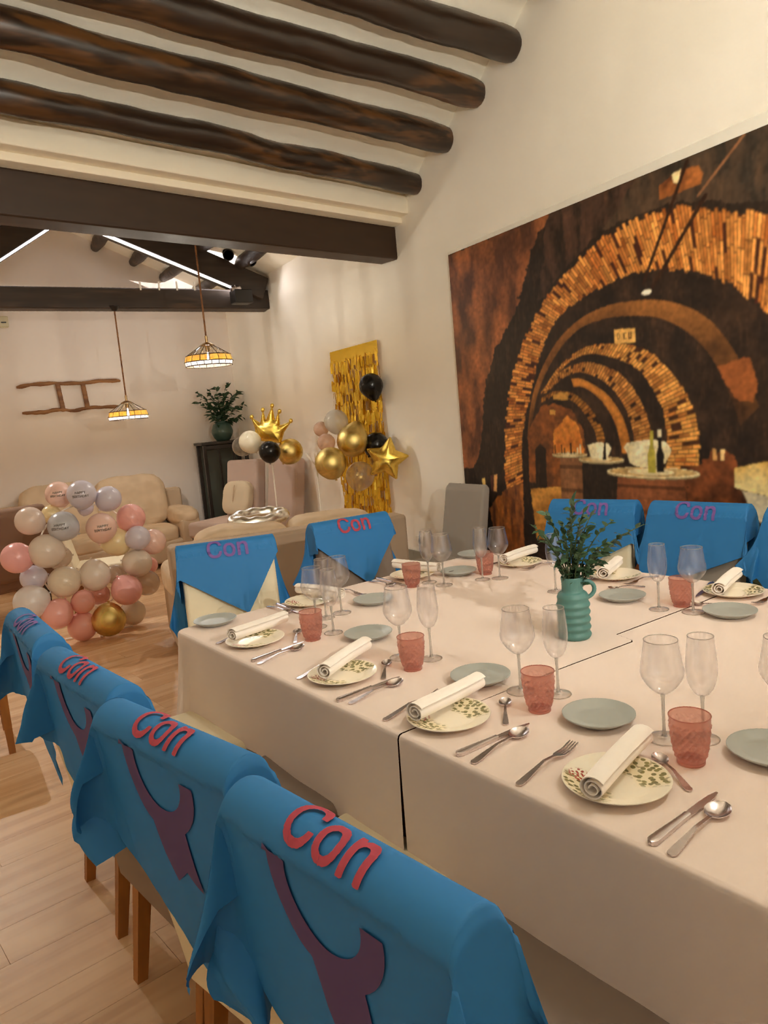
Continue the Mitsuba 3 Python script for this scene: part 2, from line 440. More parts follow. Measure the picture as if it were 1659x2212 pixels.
# ---------------- far room roof
RX, RZ = 1.12, 3.98
def roof(x): return RZ - (.44 * (x - RX) if x > RX else -.5 * (x - RX))
m = [grid(np.array([[[xx, yy, roof(xx)] for yy in np.linspace(5.16 - (3.1 - xx) * .249, YF, 3)] for xx in (RX, 2.1, WX + .02)])), grid(np.array([[[xx, yy, roof(xx)] for yy in np.linspace(5.16 - (3.1 - xx) * .249, YF, 3)] for xx in (XL, 0, RX)]))]
struct('ceiling_far', cat(*m), 'm_ceiling')
for i, (xx, zz) in enumerate([(1.62, 3.70), (2.03, 3.535), (2.36, 3.36), (2.76, 3.215), (.55, 3.62)]):
    P = np.array([[xx + .004 * k, YF - .02 - k * .29, zz + .01 * math.sin(k * 1.3 + i)] for k in range(15)])
    r = .068 + .006 * np.sin(np.arange(15) * 1.7 + i); r[0] = .05
    thing('roof_purlin', ply(tube(P, r, 16), 'm_truss', True), ['topmost round purlin end below the roof ridge in the far room', 'second round purlin end down the far roof slope', 'third round purlin end down the far roof slope, the thickest looking',
          'lowest round purlin end, just above the tie beam by the hanging cord', 'round purlin on the left slope of the far roof'][i], 'beam', group='round purlins of the far roof')
# truss
YT = 7.75
bt = rotz(rbox((4.2, .2, .2), .015), 3.5)
t_v = bt.subdivide().subdivide()
t_v.vertices += (meshkit.fbm(t_v.vertices * 5, 3, 4) - .5)[:, None] * V(0, .02, .03)
thing('tie_beam', ply(mv(t_v, 1.0 + .02, YT - .03, 2.85), 'm_truss'), 'dark weathered horizontal tie beam of the far roof truss', 'beam')


def bar(a, b, w, h, r=.012):
    a, b = V(*a), V(*b); L = np.linalg.norm(b - a); m = rbox((L, w, h), r)
    dd = (b - a) / L; yaw = math.atan2(dd[1], dd[0]); pit = math.asin(dd[2])
    m = rot(m, -math.degrees(pit), [0, 1, 0]); m = rot(m, math.degrees(yaw), [0, 0, 1]); return mv(m, (a + b) / 2)


thing('roof_rafter', ply(bar((1.1, YT, 3.735), (3.04, YT, 2.945), .2, .24), 'm_truss'), 'dark sloping rafter on the right of the far truss, light strip along its underside', 'beam', group='truss rafters')
thing('roof_rafter', ply(bar((1.1, YT, 3.72), (-.1, YT, 2.925), .2, .22), 'm_truss'), 'dark sloping rafter on the left of the far truss at the photo edge', 'beam', group='truss rafters')


def led(a, b):
    m = bar(a, b, .028, .016, .004); e = mikit.ply(m, 'm_white', False); e['emitter'] = {'type': 'area', 'radiance': rgb(NEUT * LED)}
    return e


thing('light_strip', led((1.38, YT - .07, 3.475), (2.735, YT - .07, 2.93)), 'bright white light strip under the right rafter', 'light strip')
thing('light_strip', led((.99, YT - .07, 3.505), (.1, YT - .07, 2.918)), 'bright white light strip under the left rafter at the photo edge', 'light strip')
for i, px in enumerate((1.722, 1.905, 2.084, 2.265)):  # thin white uprights for the pale vertical marks along the tie beam
    c = cat(tube([[0, 0, -.02], [0, 0, .065]], .009, 8), mv(lathe([(0, .0), (.012, .0), (.012, .008), (0, .008)], 10), 0, 0, 0))
    thing('small_upright', ply(c, 'm_white'), ['small white upright on the tie beam, first from the left', 'small white upright on the tie beam, second from the left', 'small white upright on the tie beam, third from the left', 'small white upright on the tie beam, nearest the hanging cord'][i],
          'peg', at=frame((px, 7.66, 2.945)), group='white uprights on the tie beam')
bx = rbox((.2, .16, .14), .015)
thing('speaker_box', [('body', ply(bx, 'm_black')), ('dome', ply(mv(cushion((.12, .1, .08), .8, 3), -.05, 0, .08), 'm_chrome', True))], 'black box with a pale dome fixed to the tie beam below the light strip', 'box', at=frame((2.72, 7.56, 2.84), 3))


# spotlights on the truss
def spot_head():
    can = lathe(smooth_prof([(.0, .10), (.035, .10), (.05, .07), (.056, 0), (.062, -.06), (.058, -.062), (.05, -.03), (.0, -.02)], 5), 24)
    arm = tube([[0, 0, .09], [0, 0, .2]], .01, 8); ring = mv(torus(.058, .006, 24, 6), 0, 0, -.06)
    return [('housing', ply(can, 'm_chrome', 40)), ('bracket', ply(arm, 'm_black')), ('rim', ply(ring, 'm_black', True))]


SH = spot_head()
for i, (p, tgt, lab) in enumerate([((2.63, 7.58, 3.28), (1.3, 1.6, .75), 'chrome spotlight clipped on the rafter, left of the two near the wall'), ((2.84, 7.52, 3.22), (3.1, 6.0, 2.2), 'chrome spotlight on the rafter nearest the right wall'), ((2.36, 7.56, 3.47), (2.4, 8.6, 1.5), 'chrome spotlight high on the rafter beside the lamp cord')]):
    dirv = V(*tgt) - V(*p); dirv /= np.linalg.norm(dirv); ax = np.cross([0, 0, -1], dirv); ang = math.degrees(math.acos(-dirv[2]))
    thing('spotlight', SH, lab, 'spotlight', at=T4().translate(list(p)).rotate([float(v) for v in ax], ang), group='chrome spotlights on the truss')
# light of the spots
scene['beam_table'] = {'type': 'spot', 'to_world': T4().look_at(origin=[2.60, 7.50, 3.16], target=[1.25, 1.4, .75], up=[0, 0, 1]), 'intensity': rgb(WARM2 * SPOT_TABLE), 'cutoff_angle': 15.0, 'beam_width': 8.0}
scene['beam_wall'] = {'type': 'spot', 'to_world': T4().look_at(origin=[2.80, 7.44, 3.12], target=[3.1, 6.3, 2.0], up=[0, 0, 1]), 'intensity': rgb(NEUT * SPOT_WALL), 'cutoff_angle': 60.0, 'beam_width': 25.0}
scene['beam_roof'] = {'type': 'spot', 'to_world': T4().look_at(origin=[2.70, 7.62, 3.24], target=[2.85, 8.3, 3.4], up=[0, 0, 1]), 'intensity': rgb(NEUT * SPOT_ROOF), 'cutoff_angle': 70.0, 'beam_width': 40.0}


UNSEEN_SPOTS = [((1.2, -.6, 1.95), (1.7, 3.7, 3.45), UNSEEN_SPOT_UP, WARM, 58, 35, 'unseen spot out of view, placed to light the log ceiling'), ((-.45, 7.5, 2.95), (.5, 4.9, 0), UNSEEN_SPOT_FLOOR, WARM2, 42, 20, 'unseen spot out of view by the truss, placed to light the far floor')]
for p, tgt, power, tint, cut, bw, lab in UNSEEN_SPOTS:  # unseen spots with housings, one lights the log ceiling, one the far floor
    dirv = V(*tgt) - V(*p); dirv /= np.linalg.norm(dirv); ax = np.cross([0, 0, -1], dirv); ang = math.degrees(math.acos(-dirv[2])); q = V(*p) + dirv * .08
    thing('spotlight', SH, lab, 'spotlight', at=T4().translate(list(p)).rotate([float(v) for v in ax], ang))
    scene['beam_' + ('up' if tgt[2] > 1 else 'floor')] = {'type': 'spot', 'to_world': T4().look_at(origin=q.tolist(), target=list(tgt), up=[0, 0, 1]), 'intensity': rgb(tint * power), 'cutoff_angle': float(cut), 'beam_width': float(bw)}


# ---------------- near room lamps, unseen, placed to light table, right wall and ceiling
def unseen_globe_lamp(p, r, power, label):
    e = mikit.ply(trimesh.creation.icosphere(3, r), 'm_white', True); e['emitter'] = {'type': 'area', 'radiance': rgb(WARM * power)}
    thing('unseen_globe_lamp', [('globe', e), ('fitting', ply(lathe(smooth_prof([(0, r + .05), (.03, r + .045), (.05, r + .01), (.05, r - .01), (0, r - .01)], 4), 24), 'm_black')), ('cord', ply(tube([[0, 0, r + .04], [0, 0, 1.6]], .006, 6), 'm_black'))], label, 'lamp', at=frame(p))


unseen_globe_lamp((1.85, .42, 2.85), .2, UNSEEN_GLOBE, 'unseen globe lamp out of view, placed to light the table and right wall')
unseen_globe_lamp((.1, -1.3, 2.9), .2, UNSEEN_GLOBE * .26, 'unseen globe lamp out of view, placed to light the left ceiling and floor')

# ================================================================== FAR ROOM THINGS
# leaded glass pendants
def leaded_lamp(p, ztop, label):
    R, n = .19, 16
    parts = []
    rim_r, zc0, zc1, zb = [.055, .175, .19, .186], .125, .045, -.025
    def pane(i, r0, z0, r1, z1, k, gap=.0):
        a0, a1 = 2 * np.pi * (i + gap) / k, 2 * np.pi * (i + 1 - gap) / k; am = (a0 + a1) / 2
        P = np.array([[[r * math.cos(a), r * math.sin(a), z] for a in (a0, am, a1)] for r, z in ((r0, z0), (r1, z1))])
        return grid(P)
    for i in range(n): parts.append(('shade__clear_pane', mikit.ply(pane(i, .05, .125, .176, .045, n), 'm_paneclear')))
    for i in range(n): parts.append(('shade__amber_pane', mikit.ply(pane(i, .178, .045, .192, -.005, n), 'm_paneamber')))
    for i in range(20): parts.append(('shade__cream_pane', mikit.ply(pane(i, .192, -.005, .183, -.036, 20), 'm_panecream')))
    lead = []
    for i in range(n):
        a = 2 * np.pi * i / n; c, s = math.cos(a), math.sin(a)
        lead.append(tube([[.05 * c, .05 * s, .125], [.176 * c, .176 * s, .045], [.192 * c, .192 * s, -.005]], .0028, 6))
    for i in range(20):
        a = 2 * np.pi * i / 20; c, s = math.cos(a), math.sin(a); lead.append(tube([[.192 * c, .192 * s, -.005], [.183 * c, .183 * s, -.036]], .0025, 5))
    for r, z in ((.05, .125), (.177, .045), (.193, -.005), (.184, -.037)): lead.append(mv(torus(r, .0035, 48, 6), 0, 0, z))
    parts.append(('shade', ply(cat(*lead), 'm_lead')))
    parts.append(('cap', ply(lathe(smooth_prof([(.0, .15), (.02, .148), (.05, .132), (.056, .122), (0, .118)], 4), 24), 'm_brass', 40)))
    parts.append(('socket', ply(cat(tube([[0, 0, .145], [0, 0, .2]], .011, 10), tube([[0, 0, .08], [0, 0, .12]], .018, 10)), 'm_brass')))
    L = ztop - p[2]
    parts.append(('cord', ply(tube([[0, 0, .19], [0, 0, L]], .0075, 8), 'm_wood_old')))
    parts.append(('ceiling_rose', ply(mv(lathe(smooth_prof([(.0, -.05), (.02, -.045), (.045, -.015), (.05, 0), (0, 0)], 4), 20), 0, 0, L), 'm_black', 40)))
    e = mikit.ply(tube([[0, 0, -.004], [0, 0, .004], [0, 0, .02], [0, 0, .04], [0, 0, .07]], [.005, .009, .011, .009, .006], 12), 'm_white', False); e['emitter'] = {'type': 'area', 'radiance': rgb(WARM2 * BULB)}
    parts.append(('socket__bulb', e))
    thing('leaded_pendant_lamp', parts, label, 'lamp', at=frame(p, 8))


leaded_lamp((1.79, 5.90, 2.04), 3.66, 'higher leaded glass pendant lamp, amber band over cream lower panes')
leaded_lamp((1.445, 7.66, 1.705), 2.772, 'leaded glass pendant lamp hanging from the tie beam before the wooden ladder')

# ladder on the far wall
def stick(a, b, r, seed, n=14):
    a, b = V(*a), V(*b); t = np.linspace(0, 1, n)[:, None]; P = a + (b - a) * t
    P[:, 2] += (meshkit.fbm(np.c_[t * 6, t * 0 + seed, t * 0], 3, seed) - .5) * .05 * 1.0
    rr = r * (1 + (meshkit.fbm(np.c_[t * 14, t * 0, t * 0 + seed], 2, seed) - .5) * .7); rr[0] *= .5; rr[-1] *= .6
    return ply(tube(P, rr, 12), 'm_wood_old', True)


yl = YF - .05
thing('wooden_ladder', [('rail', stick((.58, yl, 2.165), (1.70, yl, 2.175), .021, 3, 24)), ('rail', stick((.60, yl, 1.86), (1.64, yl, 1.88), .021, 8, 24)),
      ('rung', ply(bar((1.03, yl, 1.85), (1.005, yl, 2.18), .03, .05), 'm_wood_old')), ('rung', ply(bar((1.295, yl, 1.86), (1.275, yl, 2.18), .03, .05), 'm_wood_old'))],
      'rustic wooden yoke like ladder hung flat on the far wall', 'ladder')
thing('wall_unit', [('case', ply(rbox((.16, .06, .12), .012), 'm_greybox')), ('vent', ply(box((.05, .01, .012), (.03, -.032, -.01)), 'm_black'))], 'small pale box with a dark slot high on the far wall at the left edge', 'wall box', at=frame((.52, YF - .04, 2.87)))
thing('wall_socket', [('plate', ply(rbox((.012, .085, .085), .004), 'm_white')), ('socket_well', ply(mv(rot(lathe([(0, 0), (.02, 0), (.02, .006), (0, .006)], 16), 90, [0, 1, 0]), -.008, 0, 0), 'm_skirt'))], 'small white socket low on the right wall just right of the beige loveseat', 'socket', at=frame((WX - .012, 5.0, .45)))


# sofas
def sofa(L, D, hb, seat_h, n_cush, body, cush, arm_h=.62, arm_w=.2, back_cushions=True, right_arm=True, feet=.06, amp=.012, left_arm=True, bump_back=.12):
    """Local: back panel along x at y = 0, the front at y = D."""
    p = [('base', ply(rbox((L - .02, D - .04, seat_h - .2), .03, (L / 2, D / 2, feet + (seat_h - .2) / 2)), body)),
         ('backrest', ply(rbox((L, .2, hb - feet), .03, (L / 2, .1, feet + (hb - feet) / 2), 9), body))]
    for x0, on in ((arm_w / 2, left_arm), (L - arm_w / 2, right_arm)):
        if not on: continue
        a = rbox((arm_w, D, arm_h - feet - .1), .03, (x0, D / 2, feet + (arm_h - feet - .1) / 2)); top = mv(cushion((arm_w * 1.25, D * .98, .2), .55, 3, 3, amp), x0, D / 2 + .02, arm_h - .08)
        p.append(('armrest', ply(a, body))); p.append(('arm_cushion', ply(top, cush, True)))
    x0, x1 = arm_w if left_arm else .02, L - (arm_w if right_arm else .02); w = (x1 - x0) / n_cush
    for i in range(n_cush):
        p.append(('seat_cushion', ply(mv(cushion((w * 1.01, D - .22, .2), .38, 4, i, amp), x0 + w * (i + .5), .2 + (D - .2) / 2, seat_h - .08), cush, True)))
    if back_cushions:
        for i in range(n_cush):
            c = rot(cushion((w * 1.03, .24, hb - seat_h + bump_back), .42, 4, i + 7, amp * 1.6), 10, [1, 0, 0]); p.append(('back_cushion', ply(mv(c, x0 + w * (i + .5), .27, (hb + seat_h + bump_back * .6) / 2 + .02), cush, True)))
    for fx in (.06, L - .06):
        for fy in (.06, D - .08): p.append(('foot', ply(mv(tube([[0, 0, 0], [0, 0, feet + .02]], .02, 8), fx, fy, 0), 'm_blackwood')))
    return p


thing('loveseat', sofa(1.62, .82, .79, .44, 2, 'm_sofa_dark', 'm_sofa_pale', .6, .18, bump_back=.05), 'beige loveseat seen from behind, its smooth back towards the dining table', 'sofa', at=frame((1.0, 4.58, 0), -7.3))
thing('far_sofa', sofa(2.0, .92, .84, .45, 2, 'm_sofa', 'm_sofa_pale', .62, .22, amp=.014, bump_back=.24), 'beige three seat sofa along the far wall behind the balloons', 'sofa', at=frame((2.2, YF - .06, 0), 180))


# tub chairs by the wall
def lounge_chair():
    back = mv(rot(rbox((.15, .44, .72), .04, seg=9), -9, [0, 1, 0]), 0, 0, .66)
    p = [('seat', ply(rbox((.62, .48, .16), .04, (.33, 0, .38), 9), 'm_mauve')), ('backrest', ply(back, 'm_mauve'))]
    for x in (.06, .58):
        for y in (-.21, .21): p.append(('leg', ply(tube([[x, y, -.03], [x, y, .31]], [.016, .022], 8), 'm_blackwood')))
    return p


LC = lounge_chair()
thing('lounge_chair', LC, 'mauve fabric lounge chair with a cream pillow, beside the black plant stand', 'armchair', at=frame((2.66, 7.95, .03), 208, 1.08), group='mauve lounge chairs')
thing('lounge_chair', LC, 'empty mauve fabric lounge chair nearest the gold balloon cluster', 'armchair', at=frame((2.88, 7.3, .03), 196, 1.08), group='mauve lounge chairs')
thing('pillow', [('cover', ply(rot(cushion((.14, .4, .38), .5, 4, 4, .01), -14, [0, 1, 0]), 'm_pillow', True)), ('seam', ply(mv(tube([[.0, -.02, -.15], [.01, .0, 0], [-.02, .02, .15]], .006, 6), .072, 0, 0), 'm_sofa'))],
      'cream scatter pillow leaning on the left lounge chair', 'pillow', at=frame((2.54, 7.89, .72), 208))

# plant stand, vase and plant
st = [('top', ply(rbox((.6, .36, .035), .006, (0, 0, 1.33)), 'm_blackwood')), ('shelf', ply(rbox((.54, .32, .025), .004, (0, 0, .25)), 'm_blackwood')), ('back_panel', ply(box((.5, .01, 1.05), (0, .15, .79)), 'm_smoke'))]
for x in (-.26, .26):
    for y in (-.145, .145): st.append(('leg', ply(rbox((.04, .04, 1.32), .004, (x, y, .66)), 'm_blackwood')))
for x in (-.08, .1): st.append(('slat', ply(rbox((.022, .015, 1.06), .003, (x, -.14, .79)), 'm_blackwood')))
st.append(('rail', ply(rbox((.5, .03, .05), .004, (0, -.145, 1.28)), 'm_blackwood')))
thing('plant_stand', st, 'tall black open plant stand in the far right corner', 'plant stand', at=frame((2.76, 8.98, 0), 0))
thing('round_vase', ply(lathe(smooth_prof([(0, 0), (.07, 0), (.115, .06), (.13, .12), (.105, .2), (.075, .225), (.08, .24), (.07, .238), (.06, .22)], 6), 32), 'm_teal', True), 'round dark teal vase on the black plant stand', 'vase', at=frame((2.78, 8.95, 1.348)))


def leaf_mesh(l, w, bend=.25, n=6):
    t = np.linspace(0, 1, n); half = w * np.sin(np.pi * np.clip(t, .02, .985) ** .8) / 2
    P = np.array([[[l * a, s * h, -bend * l * a * a + (abs(s) * .18 * h)] for s in (-1, 0, 1)] for a, h in zip(t, half)])
    return grid(P)


def plant(name, label, cat_, origin, stems, leaf_l, leaf_w, per, spread, seed, up=1.0, lm=('m_leaf', 'm_leaf2')):
    r = np.random.default_rng(seed); key = key_for(name); n = 0
    LM = [mikit.ply(leaf_mesh(leaf_l, leaf_w, b), mm, True) for b in (.15, .45) for mm in lm]
    for i, tip in enumerate(stems):
        tip = V(*tip); t = np.linspace(0, 1, 10)[:, None]
        mid = V(tip[0] * .25, tip[1] * .25, tip[2] * .65)
        P = (1 - t) ** 2 * V(r.normal() * .008, r.normal() * .008, -.08) + 2 * t * (1 - t) * mid + t ** 2 * tip
        scene[f'{key}__stem' + (f'_{i:03d}' if i else '')] = {**ply(tube(P, np.linspace(.0028, .0012, 10), 5), 'm_stem', True), 'to_world': frame(origin)}
        for k in range(per):
            a = .22 + .78 * (k + .5) / per; j = min(int(a * 9), 8); p = P[j] + (P[j + 1] - P[j]) * (a * 9 - j); dd = P[j + 1] - P[j]; dd /= np.linalg.norm(dd)
            yaw = math.degrees(math.atan2(dd[1], dd[0])) + (55 if k % 2 else -55) + r.normal() * 25; pit = -math.degrees(math.asin(dd[2])) * .5 + r.normal() * 22
            scene[f'{key}__leaf' + (f'_{n:03d}' if n else '')] = {**LM[int(r.integers(4))], 'to_world': T4().translate([float(v) for v in V(*origin) + p]).rotate([0, 0, 1], float(yaw)).rotate([0, 1, 0], float(pit)).rotate([1, 0, 0], float(r.normal() * 30)).scale(float(r.uniform(.7, 1.15)))}
            n += 1
    tag(key, label, cat_)


r = np.random.default_rng(5)
plant('potted_greenery', 'bushy green plant in the round vase on the plant stand', 'plant', (2.78, 8.95, 1.57),
      [(-.30, -.1, .27), (-.26, 0, .38), (-.18, -.12, .22), (-.1, .05, .42), (-.03, -.1, .3), (.02, .1, .44), (.08, -.12, .36), (.14, .02, .47), (.2, -.1, .33), (.26, .03, .36), (.28, -.12, .2), (.2, -.2, .05), (-.2, -.2, .1), (.05, -.22, .16), (.24, .0, .05), (-.05, -.2, .22)],
      .088, .046, 18, .3, 21)


# other chairs and a stool beyond the balloons
def box_chair():
    p = [('body', ply(rbox((.55, .6, .24), .04, (.0, 0, .40), 9), 'm_brown')), ('backrest', ply(rbox((.12, .62, .62), .04, (.26, 0, .68), 9), 'm_brown'))]
    for x in (-.22, .24):
        for y in (-.25, .25): p.append(('leg', ply(tube([[x, y, 0], [x, y, .3]], [.018, .026], 8), 'm_blackwood')))
    return p


thing('brown_armchair', box_chair(), 'brown upholstered armchair with black legs behind the balloons at the left edge', 'armchair', at=frame((.12, 7.15, 0), -65))


# ================================================================== DINING CHAIRS
def dining_chair(fab, legm):
    W = .43
    # backrest: swept side profile, widened, with rounded edges
    zs = np.linspace(.32, .965, 26); t = (zs - .32) / .645
    cx = -.118 * t ** 1.25 - .012 * np.sin(np.pi * t); th = .088 - .022 * t
    P = []
    for z, c, h in zip(zs, cx, th):
        e = 1.0
        if z > .925: e = math.sqrt(max(0.0, 1 - ((z - .925) / .0405) ** 2)); 
        hw, hh = W / 2 - .012 + .012 * e, h / 2 * max(e, .05); k = .02 * min(1, hh / .03)
        ring = []
        for a0, sx, sy in ((0, 1, 1), (90, -1, 1), (180, -1, -1), (270, 1, -1)):
            for a in (0, 30, 60, 90):
                aa = math.radians(a0 + a); ring.append([c + sx * (hh - k) + k * math.cos(aa), sy * (hw - k) + k * math.sin(aa), z])
        P.append(ring)
    P = np.array(P); m = grid(P, close_v=True)
    n_ = P.shape[1]; top = trimesh.convex.convex_hull(P[-1] + V(0, 0, 0) + np.c_[np.zeros((n_, 2)), np.linspace(0, 1e-4, n_)]); bot = trimesh.convex.convex_hull(P[0] + np.c_[np.zeros((n_, 2)), np.linspace(0, 1e-4, n_)])
    m = fixn(m)
    p = [('backrest', ply(cat(m, top, bot), fab, 40)), ('seat', ply(rbox((.47, W + .01, .14), .03, (.235, 0, .40), 9), fab))]
    for s in (-1, 1):
        leg = TM(*leg_box((.015, s * .185, .33), (-.035, s * .185, 0), .042, .03)); p.append(('leg', ply(leg, legm)))
    for s in (-1, 1):
        leg = TM(*leg_box((.43, s * .185, .34), (.435, s * .185, 0), .042, .03)); p.append(('leg', ply(leg, legm)))
    return p


def leg_box(a, b, w0, w1):
    v = [[p[0] + x * w / 2, p[1] + y * w / 2, p[2]] for p, w in ((b, w1), (a, w0)) for x, y in ((-1, -1), (1, -1), (1, 1), (-1, 1))]
    f = [[0, 2, 1], [0, 3, 2], [4, 5, 6], [4, 6, 7]] + [q for i in range(4) for q in ([i, (i + 1) % 4, 4 + (i + 1) % 4], [i, 4 + (i + 1) % 4, 4 + i])]
    return v, f


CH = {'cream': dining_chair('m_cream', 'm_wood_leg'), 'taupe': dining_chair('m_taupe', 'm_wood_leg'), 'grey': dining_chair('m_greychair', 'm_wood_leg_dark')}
CHAIRS = [  # colour, x, y, yaw, label
    ('cream', .215, 2.42, 6.2, 'cream high back dining chair farthest from the camera in the left row'),
    ('taupe', .285, 1.835, 12.1, 'taupe high back dining chair second from the far end in the left row'),
    ('cream', .36, 1.337, 17, 'cream high back dining chair third from the far end in the left row'),
    ('taupe', .455, .83, 13, 'taupe high back dining chair nearest the camera on the left side of the table'),
    ('cream', .965, 3.23, -103, 'cream dining chair at the far end of the table, left one'),
    ('taupe', 1.69, 3.31, -88, 'taupe dining chair at the far table end, right one before the loveseat'),
    ('cream', 2.59, 2.65, 199, 'cream dining chair in front of the mural, behind the green vase'),
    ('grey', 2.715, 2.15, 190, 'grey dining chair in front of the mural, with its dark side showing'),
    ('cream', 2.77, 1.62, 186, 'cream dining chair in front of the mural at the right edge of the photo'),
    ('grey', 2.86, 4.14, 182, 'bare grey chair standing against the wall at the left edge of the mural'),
    ('cream', -.455, 4.14, 2, 'bare cream chair at the left photo edge showing a seat corner and wooden leg'),
    ('cream', .66, 6.62, -12, 'cream chair with a wooden leg standing behind the pastel balloons')]
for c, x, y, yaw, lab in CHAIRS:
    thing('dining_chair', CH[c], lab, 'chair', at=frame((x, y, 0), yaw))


# blue cloths thrown over the chair backs
def drape_fn(seed, half, rotd, du=0.0, dv=0.0, spread=.75):
    """Maps cloth coordinates (a, b) in [-1, 1]^2 to the chair's local space."""
    W = .225; ztop = .976; ca, sa = math.cos(math.radians(rotd)), math.sin(math.radians(rotd))
    def back_x(z, side):
        t = np.clip((z - .32) / .645, 0, 1); c = -.118 * t ** 1.25 - .012 * np.sin(np.pi * t); h = (.088 - .022 * t) / 2 + .009
        return c + side * h
    def fn(a, b):
        a, b = np.asarray(a, float) * half, np.asarray(b, float) * half
        u = a * ca - b * sa + du; v = a * sa + b * ca + dv      # u along the width, v across (v > 0 to the front, +x)
        uc = np.clip(u, -W, W); e = np.abs(u) - np.abs(uc); sg = np.sign(u)
        rr = .046; arc = rr * np.pi / 2
        av = np.abs(v); sv = np.where(v >= 0, 1.0, -1.0); th = np.clip(av / rr, 0, np.pi / 2)
        zt = ztop - rr * (1 - np.cos(th)) - np.maximum(av - arc, 0)
        xt = -.119 + sv * rr * np.sin(th)
        hang = np.maximum(av - arc, 0)
        xb = np.where(hang > 0, np.where(v >= 0, back_x(zt, 1) + .004, back_x(zt, -1) - .004 - .02 * hang), xt)
        # corners beyond the chair's edge
        k = spread * mikit_smooth(.02, .22, av); fold = meshkit.noise(np.stack([u * 9, v * 9, 0 * u + seed], -1), seed) - .5
        out = e * k; down = e * np.sqrt(np.maximum(0, 1 - k * k)) * (1 - .1 * k)
        X = xb + sv * e * .25 * (1 - k) * np.where(av > .01, 1, 0) + e * fold * .35
        Yy = uc + sg * (out + .006 * mikit_smooth(0, .02, e))
        Z = zt - down
        w = mikit_smooth(.03, .3, hang + e)
        fl = (meshkit.fbm(np.stack([u * 7 + seed, v * 1.6, 0 * u], -1), 3, seed) - .5)
        X = X + sv * w * (.012 + .05 * np.abs(fl)) + e * .0
        return np.stack([X, Yy, Z], -1)
    return fn


def mikit_smooth(a, b, x):
    t = np.clip((x - a) / (b - a), 0, 1); return t * t * (3 - 2 * t)


def cloth(seed, half, rotd, du, dv, spread=.75, letters=True, front=False, pcol='m_print_red', pside=-1):
    fn = drape_fn(seed, half, rotd, du, dv, spread); N = 92; g = np.linspace(-1, 1, N)
    A, B = np.meshgrid(g, g, indexing='ij'); m = grid(fn(A, B))
    parts = [('sheet', ply(m, 'm_blue', True))]
    if letters:
        ca, sa = math.cos(math.radians(rotd)), math.sin(math.radians(rotd))
        def place(mm, off):
            u, v = mm.vertices[:, 0], mm.vertices[:, 1]   # text coordinates: u to the reader's right, v up
            su = pside                                    # reader behind the chair (pside -1) sees +y at the left
            U = su * u - du; Vv = -pside * v - dv
            a, b = (U * ca + Vv * sa) / half, (-U * sa + Vv * ca) / half
            e = 2e-3; P = fn(a, b); n_ = np.cross(fn(a + e, b) - P, fn(a, b + e) - P); n_ /= np.linalg.norm(n_, axis=1, keepdims=True) + 1e-9
            c = V(-.1, 0, .6); s = np.sign(((P - c) * n_).sum(1)); s[s == 0] = 1
            return TM(P + n_ * (s * off)[:, None], mm.faces)
        t = meshkit.text_mesh('Con', .066 if not front else .075, .0005, bold=True); w = t.bounds[1][0]
        def flat(m_):
            f = m_.faces[np.abs(m_.vertices[m_.faces][:, :, 2]).max(1) < 1e-6]; q = TM(m_.vertices, f); q.merge_vertices(); return q.subdivide_to_size(.012, max_iter=12)
        q = flat(t); q.vertices = q.vertices + V(-w / 2, -.095 if front else -.045, 0); parts.append(('lettering', ply(place(q, .0045), pcol, True)))
        ring = Polygon([(.115 * math.cos(x), .12 * math.sin(x) - .10) for x in np.linspace(math.pi * .9, math.pi * 2.0, 24)] + [(.075 * math.cos(x), .075 * math.sin(x) - .10) for x in np.linspace(math.pi * 2.0, math.pi * .9, 24)])
        tail = Polygon([(-.05, -.20), (.06, -.19), (.085, -.31), (.04, -.285), (.005, -.315), (-.025, -.27)])
        for poly in ((ring, tail) if not front else ()):
            q = flat(extrude(poly, .0005)); parts.append(('emblem', ply(place(q, .003), 'm_print_dark' if not front else pcol, True)))
    return parts


CLOTHS = [  # chair index, cloth parameters, label
    (0, dict(seed=3, half=.33, rotd=40, du=.0, dv=-.08, spread=.5, pcol='m_print_purple'), 'blue cloth over the farthest chair of the left row'),
    (1, dict(seed=9, half=.335, rotd=50, du=-.02, dv=-.06, spread=.45), 'blue cloth with a red print over the second chair of the left row'),
    (2, dict(seed=14, half=.35, rotd=47, du=-.06, dv=-.09, spread=.4), 'blue cloth over the third chair of the left row, pointed flap at its right end'),
    (3, dict(seed=21, half=.36, rotd=44, du=-.03, dv=-.08, spread=.4), 'large blue cloth with dark red lettering over the chair nearest the camera'),
    (4, dict(seed=30, half=.37, rotd=33, du=-.045, dv=-.15, spread=.3, pside=1, front=True, pcol='m_print_purple'), 'blue cloth with purple print over the left chair at the far table end'),
    (5, dict(seed=41, half=.35, rotd=42, du=.0, dv=-.12, spread=.5, pside=1, front=True), 'blue cloth with red print over the right chair at the far table end'),
    (6, dict(seed=52, half=.33, rotd=62, du=0, dv=-.03, spread=.4, pside=1, front=True, pcol='m_print_purple'), 'light blue cloth over the chair behind the green vase'),
    (7, dict(seed=63, half=.35, rotd=66, du=-.02, dv=-.03, spread=.4, pside=1, front=True, pcol='m_print_purple'), 'blue cloth over the grey chair in front of the mural'),
    (8, dict(seed=71, half=.37, rotd=45, du=0, dv=.02, pside=1, front=True), 'blue cloth over the chair at the right edge of the photo')]
for ci, kw, lab in CLOTHS:
    c, x, y, yaw, _ = CHAIRS[ci]
    thing('chair_cloth', cloth(**kw), lab, 'cloth', at=frame((x, y, 0), yaw))


